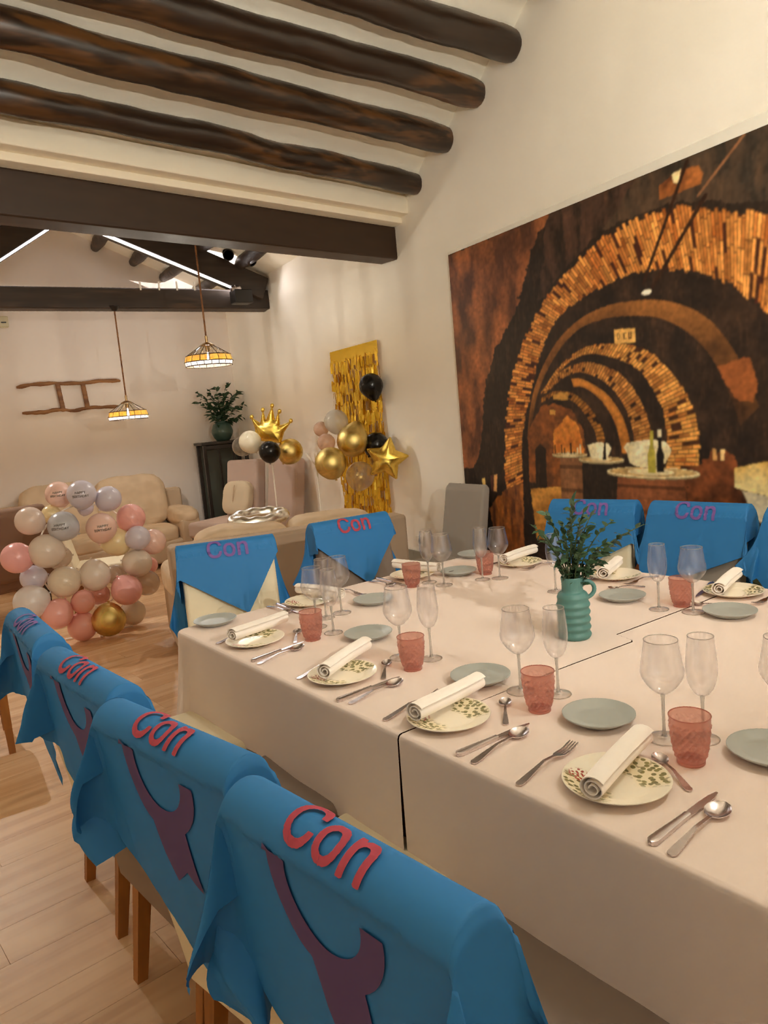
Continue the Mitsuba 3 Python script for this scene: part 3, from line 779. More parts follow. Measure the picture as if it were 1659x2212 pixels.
# ================================================================== TABLE
TC, EU, EV, TZ = V(.595, 2.756), V(.9903, .1392), V(.1392, -.9903), .755
TYAW = math.degrees(math.atan2(EU[1], EU[0]))
def tw(u, v, z=TZ): q = TC + EU * u + EV * v; return V(q[0], q[1], z)
TWID, VS, VEND = 1.63, 1.35, 3.4


def on_table(m):
    """From (u, v, z) to the room."""
    v = m.vertices; q = TC + v[:, :1] * EU + v[:, 1:2] * EV
    return TM(np.c_[q, v[:, 2]], m.faces[:, ::-1])


for i, (v0, v1) in enumerate(((.02, VS - .01), (VS + .01, VEND - .02))):
    p = [('tabletop', ply(on_table(box((TWID - .04, v1 - v0, .035), (TWID / 2, (v0 + v1) / 2, TZ - .024))), 'm_wood_table'))]
    for uu in (.06, TWID - .06):
        for vv in (v0 + .05, v1 - .05): p.append(('leg', ply(on_table(rbox((.06, .06, TZ - .042), .006, (uu, vv, (TZ - .042) / 2))), 'm_wood_table')))
    thing('dining_table', p, ['dark wooden dining table under the far white cloth', 'dark wooden dining table under the near white cloth'][i], 'table')


row_len = {}


def tablecloth(path, seed):
    """path: open outline (u, v) around the table edge from seam to seam; hem hangs down from it."""
    pts = np.array(path, float); seg_ = np.diff(pts, axis=0); L = np.linalg.norm(seg_, axis=1); out, nor, cor = [], [], []
    # rounded corners
    r_ = .035; q = []
    for i in range(len(pts)):
        if 0 < i < len(pts) - 1:
            a = (pts[i - 1] - pts[i]) / L[i - 1]; b = (pts[i + 1] - pts[i]) / L[i]
            c = pts[i] + (a + b) * r_
            for t in np.linspace(0, 1, 9):
                ang = t * np.pi / 2
                q.append(c - b * r_ * math.cos(ang) - a * r_ * math.sin(ang))
        else: q.append(pts[i])
    q = np.array(q); d_ = np.r_[0, np.cumsum(np.linalg.norm(np.diff(q, axis=0), axis=1))]
    s = np.unique(np.r_[np.arange(0, d_[-1], .025), d_]); ring = np.c_[np.interp(s, d_, q[:, 0]), np.interp(s, d_, q[:, 1])]
    tg = np.gradient(ring, axis=0); tg /= np.linalg.norm(tg, axis=1, keepdims=True); nrm = np.c_[tg[:, 1], -tg[:, 0]]
    cen = pts.mean(0); nrm *= np.sign(((ring - cen) * nrm).sum(1))[:, None]
    cdist = np.min([np.linalg.norm(ring - c, axis=1) for c in pts[1:-1]], axis=0); cf = np.exp(-(cdist / .09) ** 2)
    P = []
    for k, h in enumerate(np.r_[0, .003, .007, .012, np.linspace(.03, .305, 16)]):
        o = .012 * min(1, math.sqrt(h / .012)) if h <= .012 else .012
        z = TZ - (0 if h == 0 else (.012 - math.sqrt(max(0, .012 ** 2 - min(o, .012) ** 2)) if h < .012 else h))
        w = (h / .3) ** 1.3
        rip = (meshkit.fbm(np.c_[s * 2.6, s * 0 + h * 1.0, s * 0 + seed], 3, seed) - .5) * .035 + .006
        o2 = o + w * (rip + cf * .045 * (1 + .5 * np.sin(s * 60)))
        zz = z - w * (cf * .02 + (meshkit.noise(np.c_[s * 3, s * 0, s * 0 + seed], seed) - .5) * .02)
        xy = ring + nrm * np.atleast_1d(o2)[:, None] if np.ndim(o2) else ring + nrm * o2
        P.append(np.c_[xy, np.broadcast_to(zz, len(s))])
    row_len[seed] = len(ring); P = np.array(P); sk = grid(P)
    top = Polygon(ring); ins = top.buffer(0)
    v, f = trimesh.creation.triangulate_polygon(ins, engine='earcut'); tp = TM(np.c_[v, np.full(len(v), TZ)], f)
    return on_table(cat(sk, tp))


A_path = [(0, 1.346), (0, 0), (TWID, 0), (TWID, 1.328)]
B_path = [(TWID, 1.334), (TWID, VEND), (0, VEND), (0, 1.351)]


def tablecloth_full(path, seam_pts, seed):
    full = tablecloth(path, seed)
    # replace the flat top by one that follows the seam line
    keep = full.vertices[full.faces][:, :, 2].min(1) < TZ - 1e-5
    sk = TM(full.vertices, full.faces[keep]); sk.remove_unreferenced_vertices()
    v = full.vertices; flat = np.abs(v[:, 2] - TZ) < 1e-6
    q = v[flat][:, :2] - TC; uv_ = np.c_[q @ EU, q @ EV]
    # outline order: the first row of the skirt
    n0 = row_len[seed]; ring = uv_[:n0]
    poly = Polygon(np.vstack([ring, np.array(seam_pts)])).buffer(0)
    vv, ff = trimesh.creation.triangulate_polygon(poly, engine='earcut'); tp = on_table(TM(np.c_[vv, np.full(len(vv), TZ)], ff))
    if tp.face_normals[:, 2].mean() < 0: tp = TM(tp.vertices, tp.faces[:, ::-1])
    return cat(sk, tp)


thing('tablecloth', ply(tablecloth_full(A_path, [(1.30, 1.325), (.893, 1.306), (.875, 1.372), (.861, 1.381), (.557, 1.362), (.25, 1.354)], 3), 'm_cloth', 40), 'white tablecloth on the far half of the table, up to the seam by the vase', 'tablecloth')
thing('tablecloth', ply(tablecloth_full(B_path, [(.25, 1.356), (.557, 1.366), (.861, 1.386), (.875, 1.374), (.893, 1.311), (1.30, 1.330)], 5), 'm_cloth', 40), 'white tablecloth on the near half of the table, front edge towards the camera', 'tablecloth')

# ---------------- tableware, one of each kind
bread = lathe(smooth_prof([(0, .004), (.045, .004), (.066, .0135), (.0795, .0215), (.0815, .0235), (.0795, .0255), (.064, .0205), (.045, .0145), (0, .0135)], 4), 48)
BREAD = ply(mv(bread, 0, 0, -.004), 'm_stone', True)
pl = lathe(smooth_prof([(0, 0), (.055, 0), (.07, .006), (.097, .015), (.1, .017), (.098, .0185), (.07, .0105), (.055, .006), (0, .005)], 4), 56)
PLATE = mikit.ply(pl, 'm_floral', True, uv=np.c_[pl.vertices[:, 0] / .21 + .5, pl.vertices[:, 1] / .21 + .5])


def roll(seed, L=.25):
    th = np.linspace(0, 2 * np.pi * 2.4, 70); r0 = .006 + .0195 * (th / th[-1]); sq = 1.0
    prof_ = np.c_[r0 * np.cos(th) * 1.06, r0 * np.sin(th) * .92]
    tang = np.gradient(prof_, axis=0); tang /= np.linalg.norm(tang, axis=1, keepdims=True); nn = np.c_[tang[:, 1], -tang[:, 0]]
    out = np.vstack([prof_ + nn * .001, (prof_ - nn * .001)[::-1]]); xs_ = np.linspace(-L / 2, L / 2, 14)
    P = np.array([np.c_[np.full(len(out), x), out[:, 0] * (1 + .05 * math.sin(9 * x + seed)), out[:, 1]] for x in xs_])
    P[:, :, 2] += .0255 + .0025 * np.cos(P[:, :, 0] * 14 + seed)
    m = grid(P, close_v=True); n_ = len(out); k = n_ // 2
    caps = []
    for row, fl in ((0, 1), (len(xs_) - 1, 0)):
        b = row * n_; i = np.arange(k - 1); a, bq, c, d_ = b + i, b + i + 1, b + n_ - 2 - i, b + n_ - 1 - i
        f = np.vstack([np.c_[a, bq, c], np.c_[a, c, d_]]); caps.append(f if fl else f[:, ::-1])
    return fixn(TM(m.vertices, np.vstack([m.faces] + caps)))


NAPS = [ply(roll(s), 'm_napkin', 40) for s in (0, 2)]
bowl_w = lathe(smooth_prof([(.034, .2195), (.0375, .195), (.042, .168), (.0443, .152), (.0415, .138), (.031, .121), (.018, .108), (.009, .1022), (.0005, .1002)], 6), 44)
bowl_f = lathe(smooth_prof([(.0255, .226), (.0285, .2), (.031, .168), (.0305, .145), (.026, .122), (.016, .104), (.008, .0982), (.0005, .0962)], 6), 40)
ring_ = lambda r, z, t=.0009: mv(torus(r, t, 44, 6), 0, 0, z)


def stemware(bowl, ztop, rr, foot_r):
    stem = fixn(lathe(smooth_prof([(0, ztop + .0015), (.0034, ztop), (.0046, ztop - .003), (.0036, ztop - .014), (.0033, .04), (.0044, .012), (.006, .007), (0, .006)], 5), 28))
    foot = lathe(smooth_prof([(.0045, .0115), (.012, .0062), (foot_r * .8, .0032), (foot_r, .0016)], 5), 40)
    return [('bowl', ply(bowl, 'm_bowl', True)), ('bowl__rim', ply(ring_(*rr), 'm_edge', True)), ('stem', ply(stem, 'm_edge', 40)), ('foot', ply(foot, 'm_bowl', True)), ('foot__edge', ply(ring_(foot_r, .0014, .001), 'm_edge', True))]


WINE, FLUTE = stemware(bowl_w, .100, (.034, .2195), .0355), stemware(bowl_f, .096, (.0255, .226), .0318)


def tumbler():
    n, k = 96, 60; th = np.arange(n) * 2 * np.pi / n; z = np.linspace(.006, .099, k)
    r0 = np.interp(z, [.006, .012, .04, .085, .099], [.0255, .0285, .034, .0385, .0395])
    TH, Zz = np.meshgrid(th, z, indexing='ij'); amp = .0019 * mikit_smooth(.008, .02, Zz) * mikit_smooth(.088, .082, Zz)
    pat = np.abs(np.sin(TH * 8 + Zz * 190)) * np.abs(np.sin(TH * 8 - Zz * 190))
    R = r0[None] + amp * (pat * 2 - .6); P = np.stack([R * np.cos(TH), R * np.sin(TH), Zz], -1)
    wall = grid(P, close_u=True)
    base = lathe(smooth_prof([(0, .0), (.024, .0), (.027, .003), (.0262, .008), (.02, .011), (0, .011)], 4), 48)
    return [('wall', ply(wall, 'm_pink', True)), ('base', ply(base, 'm_pink', True)), ('rim', ply(mv(torus(.0393, .0012, 48, 8), 0, 0, .099), 'm_pink', True))]


TUMB = tumbler()


def ribbon(t, zc, hw, dish, th=.0022, M=7):
    """Closed solid along x = t: half width hw, centre height zc, dish depth."""
    w = np.linspace(-1, 1, M); top = np.array([[[x, h * a, z - dsh * (1 - a * a)] for a in w] for x, z, h, dsh in zip(t, zc, hw, dish)])
    bot = top - V(0, 0, th); n_, k = top.shape[:2]; ring = np.concatenate([top, bot[:, ::-1]], 1); m = grid(ring, close_v=True)
    caps = []
    for row, fl in ((0, 1), (n_ - 1, 0)):
        b = row * 2 * k; i = np.arange(k - 1); f = np.vstack([np.c_[b + i, b + i + 1, b + 2 * k - 2 - i], np.c_[b + i, b + 2 * k - 2 - i, b + 2 * k - 1 - i]]); caps.append(f if fl else f[:, ::-1])
    return fixn(TM(m.vertices, np.vstack([m.faces] + caps)))


def spoon(L):
    t = np.linspace(0, 1, 46); hb = .285
    hw = np.interp(t, [0, .01, .03, .12, .4, .66, 1 - hb], [.003, .006, .0082, .0078, .0038, .0028, .0034]) * (L / .19) ** .5
    b = t > 1 - hb; s = (t[b] - (1 - hb)) / hb; hw[b] = .0215 * (L / .19) * np.sqrt(np.clip(np.sin(np.pi * np.clip(s * .93 + .035, 0, 1)), 0, 1)) ** 1.15; hw[-1] = .002
    dish = np.zeros(46); dish[b] = .009 * (L / .19) * np.sin(np.pi * s) ** .8
    z = np.interp(t, [0, .1, .45, .68, .74, .85, 1], [.004, .005, .013, .011, .009, .0105, .013])
    return ribbon(t * L, z, hw, dish)


def fork(L=.205):
    t = np.linspace(0, 1, 34) * .74; hw = np.interp(t, [0, .01, .03, .12, .4, .62, .68, .74], [.003, .006, .008, .0076, .0036, .0032, .009, .0115]); z = np.interp(t, [0, .1, .45, .62, .74], [.004, .005, .016, .0125, .0075])
    parts = [ribbon(t * L, z, hw, 0 * t)]
    for k in range(4):
        y = (k - 1.5) * .0063; tt = np.linspace(.73, 1, 9); zz = np.interp(tt, [.73, .85, 1], [.0078, .007, .0135]); m = ribbon(tt * L, zz, np.interp(tt, [.73, .95, 1], [.0021, .0019, .0009]), 0 * tt, .002, 3)
        parts.append(mv(m, 0, y, 0))
    return cat(*parts)


def knife(L=.218):
    t = np.linspace(0, .54, 18); h = ribbon(t * L, np.full(18, .0085), np.interp(t, [0, .012, .04, .12, .4, .54], [.003, .007, .0092, .0088, .0062, .0058]), np.full(18, -.0015), .0075)
    tb = np.linspace(.53, 1, 20); up = np.interp(tb, [.53, .6, .75, .9, 1], [.0055, .0085, .0095, .0075, .0]); lo = np.interp(tb, [.53, .6, 1], [.0055, .0055, .0035])
    P = []
    b = ribbon(tb * L, np.full(20, .0055), (up + lo) / 2 + .0003, 0 * tb, .0016, 3); 
    return [('handle', ply(h, 'm_steel', 40)), ('blade', ply(mv(b, 0, .0, 0), 'm_steel', 40))]


SPOON, DSPOON, FORK, KNIFE = ply(spoon(.19), 'm_steel', 40), ply(spoon(.14), 'm_steel', 40), ply(fork(), 'm_steel', 40), knife()


def lay(u, v, deg_uv, z=TZ):
    """Transform placing a thing at table coordinates; deg 0 points along +u, positive turns towards -v (anticlockwise seen from above)."""
    return frame(tw(u, v, z), TYAW + deg_uv)


def two_pts(a, b):
    """Angle from a to b, given in (u, v)."""
    return math.degrees(math.atan2(-(b[1] - a[1]), b[0] - a[0]))


WHO = {'S0': 'setting at the right edge of the photo', 'S1': 'setting nearest the camera', 'S2': 'second left setting from the camera', 'S3': 'third left setting from the camera', 'S4': 'corner setting on the left side',
       'E1': 'left setting at the far end', 'E2': 'right setting at the far end', 'B3': 'far corner setting by the mural', 'B2': 'setting behind the green vase', 'B1': 'setting before the grey mural chair'}
for who, u, v in [('S0', .425, 1.99), ('S1', .345, 1.642), ('S2', .352, 1.256), ('S3', .395, .685), ('S4', .132, .05), ('E1', .681, .334), ('E2', 1.211, .263), ('B3', 1.518, .05), ('B2', 1.24, 1.091), ('B1', 1.263, 1.474)]:
    thing('bread_plate', BREAD, f'plain grey green bread plate of the {WHO[who]}', 'plate', at=lay(u, v, 0), group='grey bread plates')
for who, u, v, rz in [('S1', .129, 1.839, 0), ('S2', .121, 1.379, 15), ('S3', .12, .932, 40), ('S4', .117, .405, 70), ('E1', .52, .11, 20), ('E2', 1.06, .12, 50), ('B3', 1.491, .377, 10), ('B2', 1.501, .88, 100), ('B1', 1.505, 1.362, 140)]:
    thing('dinner_plate', PLATE, f'cream leaf print dinner plate under a napkin, {WHO[who]}', 'plate', at=lay(u, v, rz), group='leaf print dinner plates')
NAP = {'S1': ((.022, 1.862), (.278, 1.803)), 'S2': ((.03, 1.363), (.28, 1.326)), 'S3': ((.05, .947), (.275, .838)), 'S4': ((.045, .39), (.275, .33)), 'E1': ((.55, .02), (.59, .2)), 'E2': ((1.079, -.0), (1.13, .2)), 'B3': ((1.42, .36), (1.63, .33)), 'B2': ((1.40, .90), (1.60, .82)), 'B1': ((1.42, 1.36), (1.62, 1.31))}
for i, (who, (a, b)) in enumerate(NAP.items()):
    c = (V(*a) + V(*b)) / 2
    thing('napkin', NAPS[i % 2], f'white rolled napkin on the leaf print plate, {WHO[who]}', 'napkin', at=lay(c[0], c[1], two_pts(a, b), TZ + .016), group='rolled napkins')
for who, a, b in [('S1', (-.0, 1.706), (.222, 1.681)), ('S2', (.012, 1.264), (.231, 1.243)), ('S3', (.022, .842), (.231, .799)), ('S4', (.015, .309), (.223, .276)), ('E1', (.724, .02), (.716, .2)), ('E2', (1.215, .03), (1.20, .2)), ('B3', (1.60, .49), (1.422, .482)), ('B2', (1.60, 1.01), (1.43, .998)), ('B1', (1.60, 1.50), (1.43, 1.49))]:
    thing('fork', FORK, f'steel dinner fork of the {WHO[who]}', 'fork', at=lay(a[0], a[1], two_pts(a, b), TZ + .0005), group='dinner forks')
for who, a, b in [('S1', (.004, 1.99), (.218, 1.987)), ('S2', (.006, 1.528), (.22, 1.54)), ('S3', (.004, 1.072), (.198, 1.067)), ('S4', (.008, .584), (.166, .56)), ('E1', (.424, .01), (.409, .2)), ('E2', (.941, .01), (.934, .2)), ('B3', (1.60, .27), (1.40, .26)), ('B2', (1.58, .80), (1.36, .83)), ('B1', (1.60, 1.235), (1.38, 1.29))]:
    thing('knife', KNIFE, f'steel dinner knife of the {WHO[who]}', 'knife', at=lay(a[0], a[1], two_pts(a, b)), group='dinner knives')
for who, a, b in [('S1', (.0, 2.028), (.186, 2.019)), ('S2', (.004, 1.577), (.181, 1.559)), ('S3', (.016, 1.112), (.201, 1.097)), ('S4', (.008, .625), (.21, .59)), ('E1', (.385, .0), (.385, .126)), ('E2', (.895, .01), (.895, .18))]:
    thing('soup_spoon', SPOON, f'large steel spoon of the {WHO[who]}', 'spoon', at=lay(a[0], a[1], two_pts(a, b)), group='large spoons')
for who, a, b in [('S1', (.198, 1.949), (.279, 1.822)), ('S2', (.186, 1.502), (.305, 1.39)), ('S3', (.182, 1.042), (.297, .918)), ('S4', (.197, .535), (.286, .409)), ('B2', (1.43, 1.06), (1.33, .98)), ('B1', (1.341, 1.454), (1.304, 1.32))]:
    thing('dessert_spoon', DSPOON, f'small steel dessert spoon of the {WHO[who]}', 'spoon', at=lay(a[0], a[1], two_pts(a, b)), group='dessert spoons')
for who, u, v in [('S1', .302, 1.891), ('S2', .304, 1.503), ('S3', .293, 1.04), ('S4', .262, .544), ('E2', .943, .262), ('B3', 1.274, .371), ('B1', 1.277, 1.299)]:
    thing('tumbler', TUMB, f'pink textured glass tumbler of the {WHO[who]}', 'glass', at=lay(u, v, u * 40), group='pink tumblers')
for who, u, v in [('S0', .512, 1.975), ('S1', .359, 1.798), ('S2', .364, 1.389), ('S3', .336, .934), ('S4', .352, .43), ('E1', .516, .348), ('E2', 1.033, .362), ('B3', 1.249, .48), ('B1', 1.229, 1.369)]:
    thing('wine_glass', WINE, f'clear wine glass with a wide angular bowl, {WHO[who]}', 'wine glass', at=lay(u, v, 0), group='wine glasses')
for who, u, v in [('S1', .409, 1.858), ('S2', .408, 1.475), ('S3', .385, 1.017), ('S4', .35, .54), ('E1', .44, .356), ('E2', 1.032, .268), ('B3', 1.192, .433), ('B2', 1.2, .821), ('B1', 1.199, 1.262)]:
    thing('flute', FLUTE, f'clear narrow champagne flute of the {WHO[who]}', 'champagne flute', at=lay(u, v, 0), group='champagne flutes')

# green ribbed vase and its greenery
pv = [(0, 0), (.04, 0)]
for k in range(5): pv += [(.0475, .003 + k * .0235), (.0515, .012 + k * .0235), (.0475, .0215 + k * .0235)]
pv += [(.047, .125), (.0475, .132), (.042, .143), (.033, .15), (.0315, .17), (.033, .19), (.031, .191), (.0285, .17), (.028, .152)]
handle = tube([[.034 + .034 * math.sin(a), 0, .150 - .028 * math.cos(a)] for a in np.linspace(-.35, math.pi * 1.02, 18)], .0065, 10)
vyaw = -30 - TYAW
thing('ribbed_vase', [('body', ply(lathe(smooth_prof(pv, 4), 48), 'm_vase', True)), ('handle', ply(handle, 'm_vase', True))], 'green ribbed ceramic jug vase with one loop handle on the tablecloth', 'vase', at=lay(.798, 1.223, vyaw))
o = tw(.798, 1.223, TZ + .18)
def plant_tip(r_, f_, z_): return tuple((V(.866, -.493, 0) * r_ + V(.493, .866, 0) * f_ + V(0, 0, z_)))
plant('greenery_bouquet', 'dark green leafy twigs standing in the green ribbed vase', 'plant', tuple(o),
      [plant_tip(*q) for q in [(-.11, .0, .18), (-.06, .03, .21), (.02, 0, .25), (.04, -.03, .215), (.08, .02, .2), (.13, -.02, .18), (.19, .0, .14), (.24, .03, .15), (.05, .05, .17), (-.03, -.05, .15), (.1, -.05, .12), (-.07, .04, .12), (.02, -.06, .1), (.15, .05, .09), (.02, .05, .22), (-.02, 0, .18), (.06, -.02, .16), (.11, .02, .05)]],
      .033, .018, 16, .3, 8)


# ================================================================== BALLOONS
def balloon_mesh(sub=40, tear=.0):
    t = np.linspace(0, np.pi, 26); prof_ = np.c_[np.sin(t), np.cos(t)]
    prof_[:, 1] *= np.where(prof_[:, 1] < 0, 1.08 + tear, 1.0)
    k = np.clip((-prof_[:, 1] - .3) / .8, 0, 1); prof_[:, 0] *= 1 - (.12 + tear * .5) * k
    prof_ = prof_[::-1]; prof_[0, 0] = prof_[-1, 0] = .0005
    return fixn(lathe(prof_, sub))


def knot_mesh(): return fixn(lathe([(.001, .04), (.05, .0), (.03, -.03), (.085, -.10), (.07, -.11), (.001, -.07)], 12))


BM, BT, KN = balloon_mesh(), balloon_mesh(tear=.25), knot_mesh()
_bp = {}


def curved_text(text, r, h, tilt):
    """Lettering wrapped on the unit balloon, facing -y."""
    m = []
    for k, line in enumerate(text):
        t = meshkit.text_mesh(line, h, .0004, bold=True); f = t.faces[np.abs(t.vertices[t.faces][:, :, 2]).max(1) < 1e-6]; t = TM(t.vertices, f); t.merge_vertices(); t = t.subdivide_to_size(.08)
        w = t.bounds[1][0]; a, e = t.vertices[:, 0] - w / 2, t.vertices[:, 1] + .12 - k * h * 1.6
        m.append(TM(np.c_[1.012 * np.sin(a) * np.cos(e), -1.012 * np.cos(a) * np.cos(e), 1.012 * np.sin(e)], t.faces))
    return cat(*m)


def balloon(p, r, colour, label, group=None, tilt=(0, 0), tear=False, text=None):
    kk = (colour, tear)
    mkey = {'gold': 'm_gold'}.get(colour, 'm_b_' + colour)
    if kk not in _bp: _bp[kk] = [('skin', ply(BT if tear else BM, mkey, True)), ('knot', ply(mv(KN, 0, 0, -1.31 if tear else -1.06), 'm_gold' if colour == 'gold' else 'm_b_' + colour, 40))]
    parts = list(_bp[kk])
    at = T4().translate([float(x) for x in p]).rotate([0, 0, 1], float(tilt[0])).rotate([0, 1, 0], float(tilt[1])).scale(float(r))
    key = thing('balloon', parts, label, 'balloon', at=at, group=group)
    if text:
        scene[key + '__lettering'] = {**ply(curved_text(text, 1, .16, 0), 'm_darktext', True), 'to_world': T4().translate([float(x) for x in p]).rotate([0, 0, 1], float(text_yaw)).scale(float(r))}
    return key


text_yaw = 0.0
GA = 'pastel balloons around the floor hoop'
HB = ['HAPPY', 'BIRTHDAY']
ARCH = [((.56, 6.08, 1.11), .097, 'peach', 'peach balloon at the top left of the pastel balloon ring', 1), ((.699, 5.88, 1.101), .106, 'lavender', 'lavender balloon with dark lettering at the very top of the ring', 2), ((.888, 5.92, 1.041), .097, 'lavender', 'plain lavender balloon at the top right of the ring', 0),
        ((1.04, 5.95, .868), .109, 'coral', 'coral pink balloon at the upper right of the ring, before the far sofa', 0), ((.326, 5.9, .953), .103, 'blush', 'pale blush balloon at the upper left of the ring', 0), ((.488, 6.08, .965), .071, 'yellow', 'small yellow balloon half hidden behind the blush and grey ones', 0),
        ((.539, 5.86, .886), .11, 'bluegrey', 'blue grey balloon with dark lettering left of the gap in the ring', 2), ((.798, 5.84, .836), .112, 'peach', 'peach balloon with dark lettering right of the gap in the ring', 3), ((.908, 5.93, .699), .109, 'yellow', 'pale yellow balloon on the right of the ring', 0),
        ((1.051, 5.84, .718), .094, 'lavender', 'small lavender balloon on the right before the yellow one', 0), ((1.182, 5.95, .654), .101, 'peach', 'peach balloon sticking out farthest right', 0), ((.207, 5.9, .699), .112, 'pink', 'deep pink balloon sticking out farthest left', 0),
        ((.402, 5.86, .721), .124, 'pearl', 'big pearl balloon on the left next to the deep pink one', 0), ((.495, 6.08, .631), .092, 'clearpearl', 'see-through pearl balloon behind the big pearl one', 0), ((.297, 6.0, .518), .094, 'lavender', 'lavender balloon at the lower left below the deep pink one', 0),
        ((.251, 5.82, .375), .123, 'white', 'large whitish balloon at the lower left edge of the ring', 0), ((.489, 5.84, .476), .115, 'beige', 'beige balloon at the middle of the lower ring, left', 0), ((.708, 5.86, .482), .117, 'pearl', 'pearl balloon at the middle of the lower ring', 0),
        ((.892, 6.08, .421), .08, 'clearpearl', 'grey see-through balloon behind the pink one on the lower right', 0), ((1.031, 5.88, .518), .11, 'pearl', 'pearl balloon on the lower right below the small lavender one', 0), ((1.158, 6.08, .45), .065, 'coral', 'small coral balloon peeping out behind at the lower right', 0),
        ((.911, 5.80, .337), .115, 'pink', 'deep pink balloon at the lower right, above the gold one', 0), ((1.095, 5.96, .334), .101, 'clearpearl', 'see-through grey balloon at the lower right edge', 0), ((.408, 5.80, .256), .11, 'coral', 'coral balloon at the bottom left of the ring', 0),
        ((.593, 5.82, .305), .086, 'coral', 'small coral balloon above the bottom row', 0), ((.569, 5.84, .117), .107, 'coral', 'coral balloon lying on the floor beside the gold one', 0), ((.749, 5.76, .145), .124, 'gold', 'shiny gold balloon at the bottom of the ring', 0),
        ((.958, 5.96, .12), .1, 'beige', 'cream balloon on the floor right of the gold one', 0), ((.743, 6.08, .286), .085, 'clearcoral', 'see-through coral balloon behind the gold one', 0), ((.735, 6.08, .983), .062, 'lavender', 'small lavender balloon behind the top of the gap', 0)]
r = np.random.default_rng(12)
cc = V(.70, 5.92, .62)
for p, rad, c, lab, txt in ARCH:
    dvec = V(*p) - cc; ang = math.degrees(math.atan2(dvec[0], dvec[2])) + r.normal() * 12
    text_yaw = -20 + r.normal() * 10
    balloon(p, rad, c, lab, GA, (0, ang), text=HB if txt else None)
hoop = tube([[.70 + .36 * math.sin(a), 5.99, .62 + .4 * math.cos(a)] for a in np.linspace(0, 2 * np.pi, 40)], .006, 8, False)
thing('balloon_hoop', [('ring', ply(hoop, 'm_white')), ('base', ply(cat(box((.5, .03, .012), (.70, 5.99, .006)), box((.03, .3, .012), (.70, 5.99, .006)), tube([[.70, 5.99, .01], [.70, 5.99, .23]], .008, 8)), 'm_white'))], 'thin white hoop stand that carries the pastel balloons', 'balloon stand')

G1, G2 = 'balloons of the crown cluster', 'balloons of the star cluster'
k1 = 6.35 / 6.7


def at_scale(p, k): q = CAM + (V(*p) - CAM) * k; return tuple(q)


for p, rad, c, lab, k in [((2.253, 6.7, 1.313), .092, 'clear', 'clear balloon at the left of the crown cluster', .97), ((2.339, 6.7, 1.348), .107, 'cream', 'cream balloon in the crown cluster', k1), ((2.524, 6.7, 1.236), .104, 'black', 'black balloon in the crown cluster', .925), ((2.733, 6.7, 1.218), .125, 'gold', 'gold balloon at the right of the crown cluster', k1)]:
    balloon(at_scale(p, k), rad * k, c, lab, G1, (0, (p[0] - 2.5) * 160))
for p, rad, c, lab, k, te in [((2.774, 5.7, 1.469), .103, 'silverclear', 'silvery see-through balloon on top of the star cluster', .985, 0), ((2.915, 5.7, 1.288), .138, 'gold', 'large gold balloon in the middle of the star cluster', .95, 1), ((2.662, 5.7, 1.299), .077, 'rose', 'rose tinted clear balloon at the left of the star cluster', .98, 0),
                              ((2.626, 5.7, 1.417), .064, 'rose', 'small rose tinted balloon behind the silvery one', 1.02, 0), ((2.686, 5.7, 1.122), .136, 'gold', 'large gold balloon at the lower left of the star cluster', .94, 0), ((3.142, 5.7, 1.233), .113, 'black', 'black balloon behind the gold star', .945, 0),
                              ((2.957, 5.7, .98), .126, 'clear', 'big clear balloon with a small gold balloon inside', .94, 0), ((2.957, 5.7, .965), .05, 'gold', 'small gold balloon inside the big clear one', .945, 0)]:
    balloon(at_scale(p, k), rad * k, c, lab, G2, (0, (p[0] - 2.8) * 120 if not te else 205), tear=bool(te))
balloon((2.98, 5.40, 1.74), .1, 'black', 'black balloon stuck on the gold foil curtain', None, (0, -12), tear=True)


# foil balloons
def puffy(poly, thick, res=.008):
    """A cushion of the outline: thickness from the distance to the edge."""
    pts = poly.exterior.coords; b = poly.bounds
    q = trimesh.creation.triangulate_polygon(poly, engine='earcut'); m = TM(np.c_[q[0], np.zeros(len(q[0]))], q[1]); m.merge_vertices()
    m = m.subdivide_to_size(res * 2.2, max_iter=14); v = m.vertices
    P = shapely.points(v[:, :2]); d_ = shapely.distance(P, poly.exterior); dm = d_.max()
    h = thick * np.sqrt(np.clip(1 - (1 - d_ / dm) ** 2, 0, 1))
    h = h + (meshkit.fbm(np.c_[v[:, :2] * 22, v[:, 0] * 0], 2, 3) - .5) * .006 * (d_ > 1e-4)
    a, c = TM(np.c_[v[:, :2], h], m.faces), TM(np.c_[v[:, :2], -h], m.faces[:, ::-1])
    return cat(a, c)


star = Polygon([((.19 if i % 2 == 0 else .105) * math.sin(i * math.pi / 5), (.19 if i % 2 == 0 else .105) * math.cos(i * math.pi / 5)) for i in range(10)]).buffer(-.01).buffer(.01)
sm = puffy(star, .085); sm = rot(sm, 90, [1, 0, 0])
thing('star_balloon', ply(sm, 'm_goldfoil', True), 'gold foil star balloon in front of the right wall', 'balloon', at=T4().translate(list(map(float, at_scale((3.237, 5.7, 1.096), .905)))).rotate([0, 0, 1], -32).rotate([0, 1, 0], 14))
crown = Polygon([(-.13, -.14), (.13, -.14), (.15, -.02), (.21, .09), (.10, .03), (.075, .17), (.05, .05), (.0, .22), (-.05, .05), (-.09, .16), (-.10, .03), (-.2, .08), (-.15, -.02)]).buffer(.012).buffer(-.004)
cm_ = rot(puffy(crown, .055), 90, [1, 0, 0]); balls = [ply(mv(cushion((.042, .036, .05), .9, 2), x, 0, z), 'm_goldfoil', True) for x, z in ((0, .24), (.085, .19), (-.095, .185), (.215, .105), (-.205, .095))]
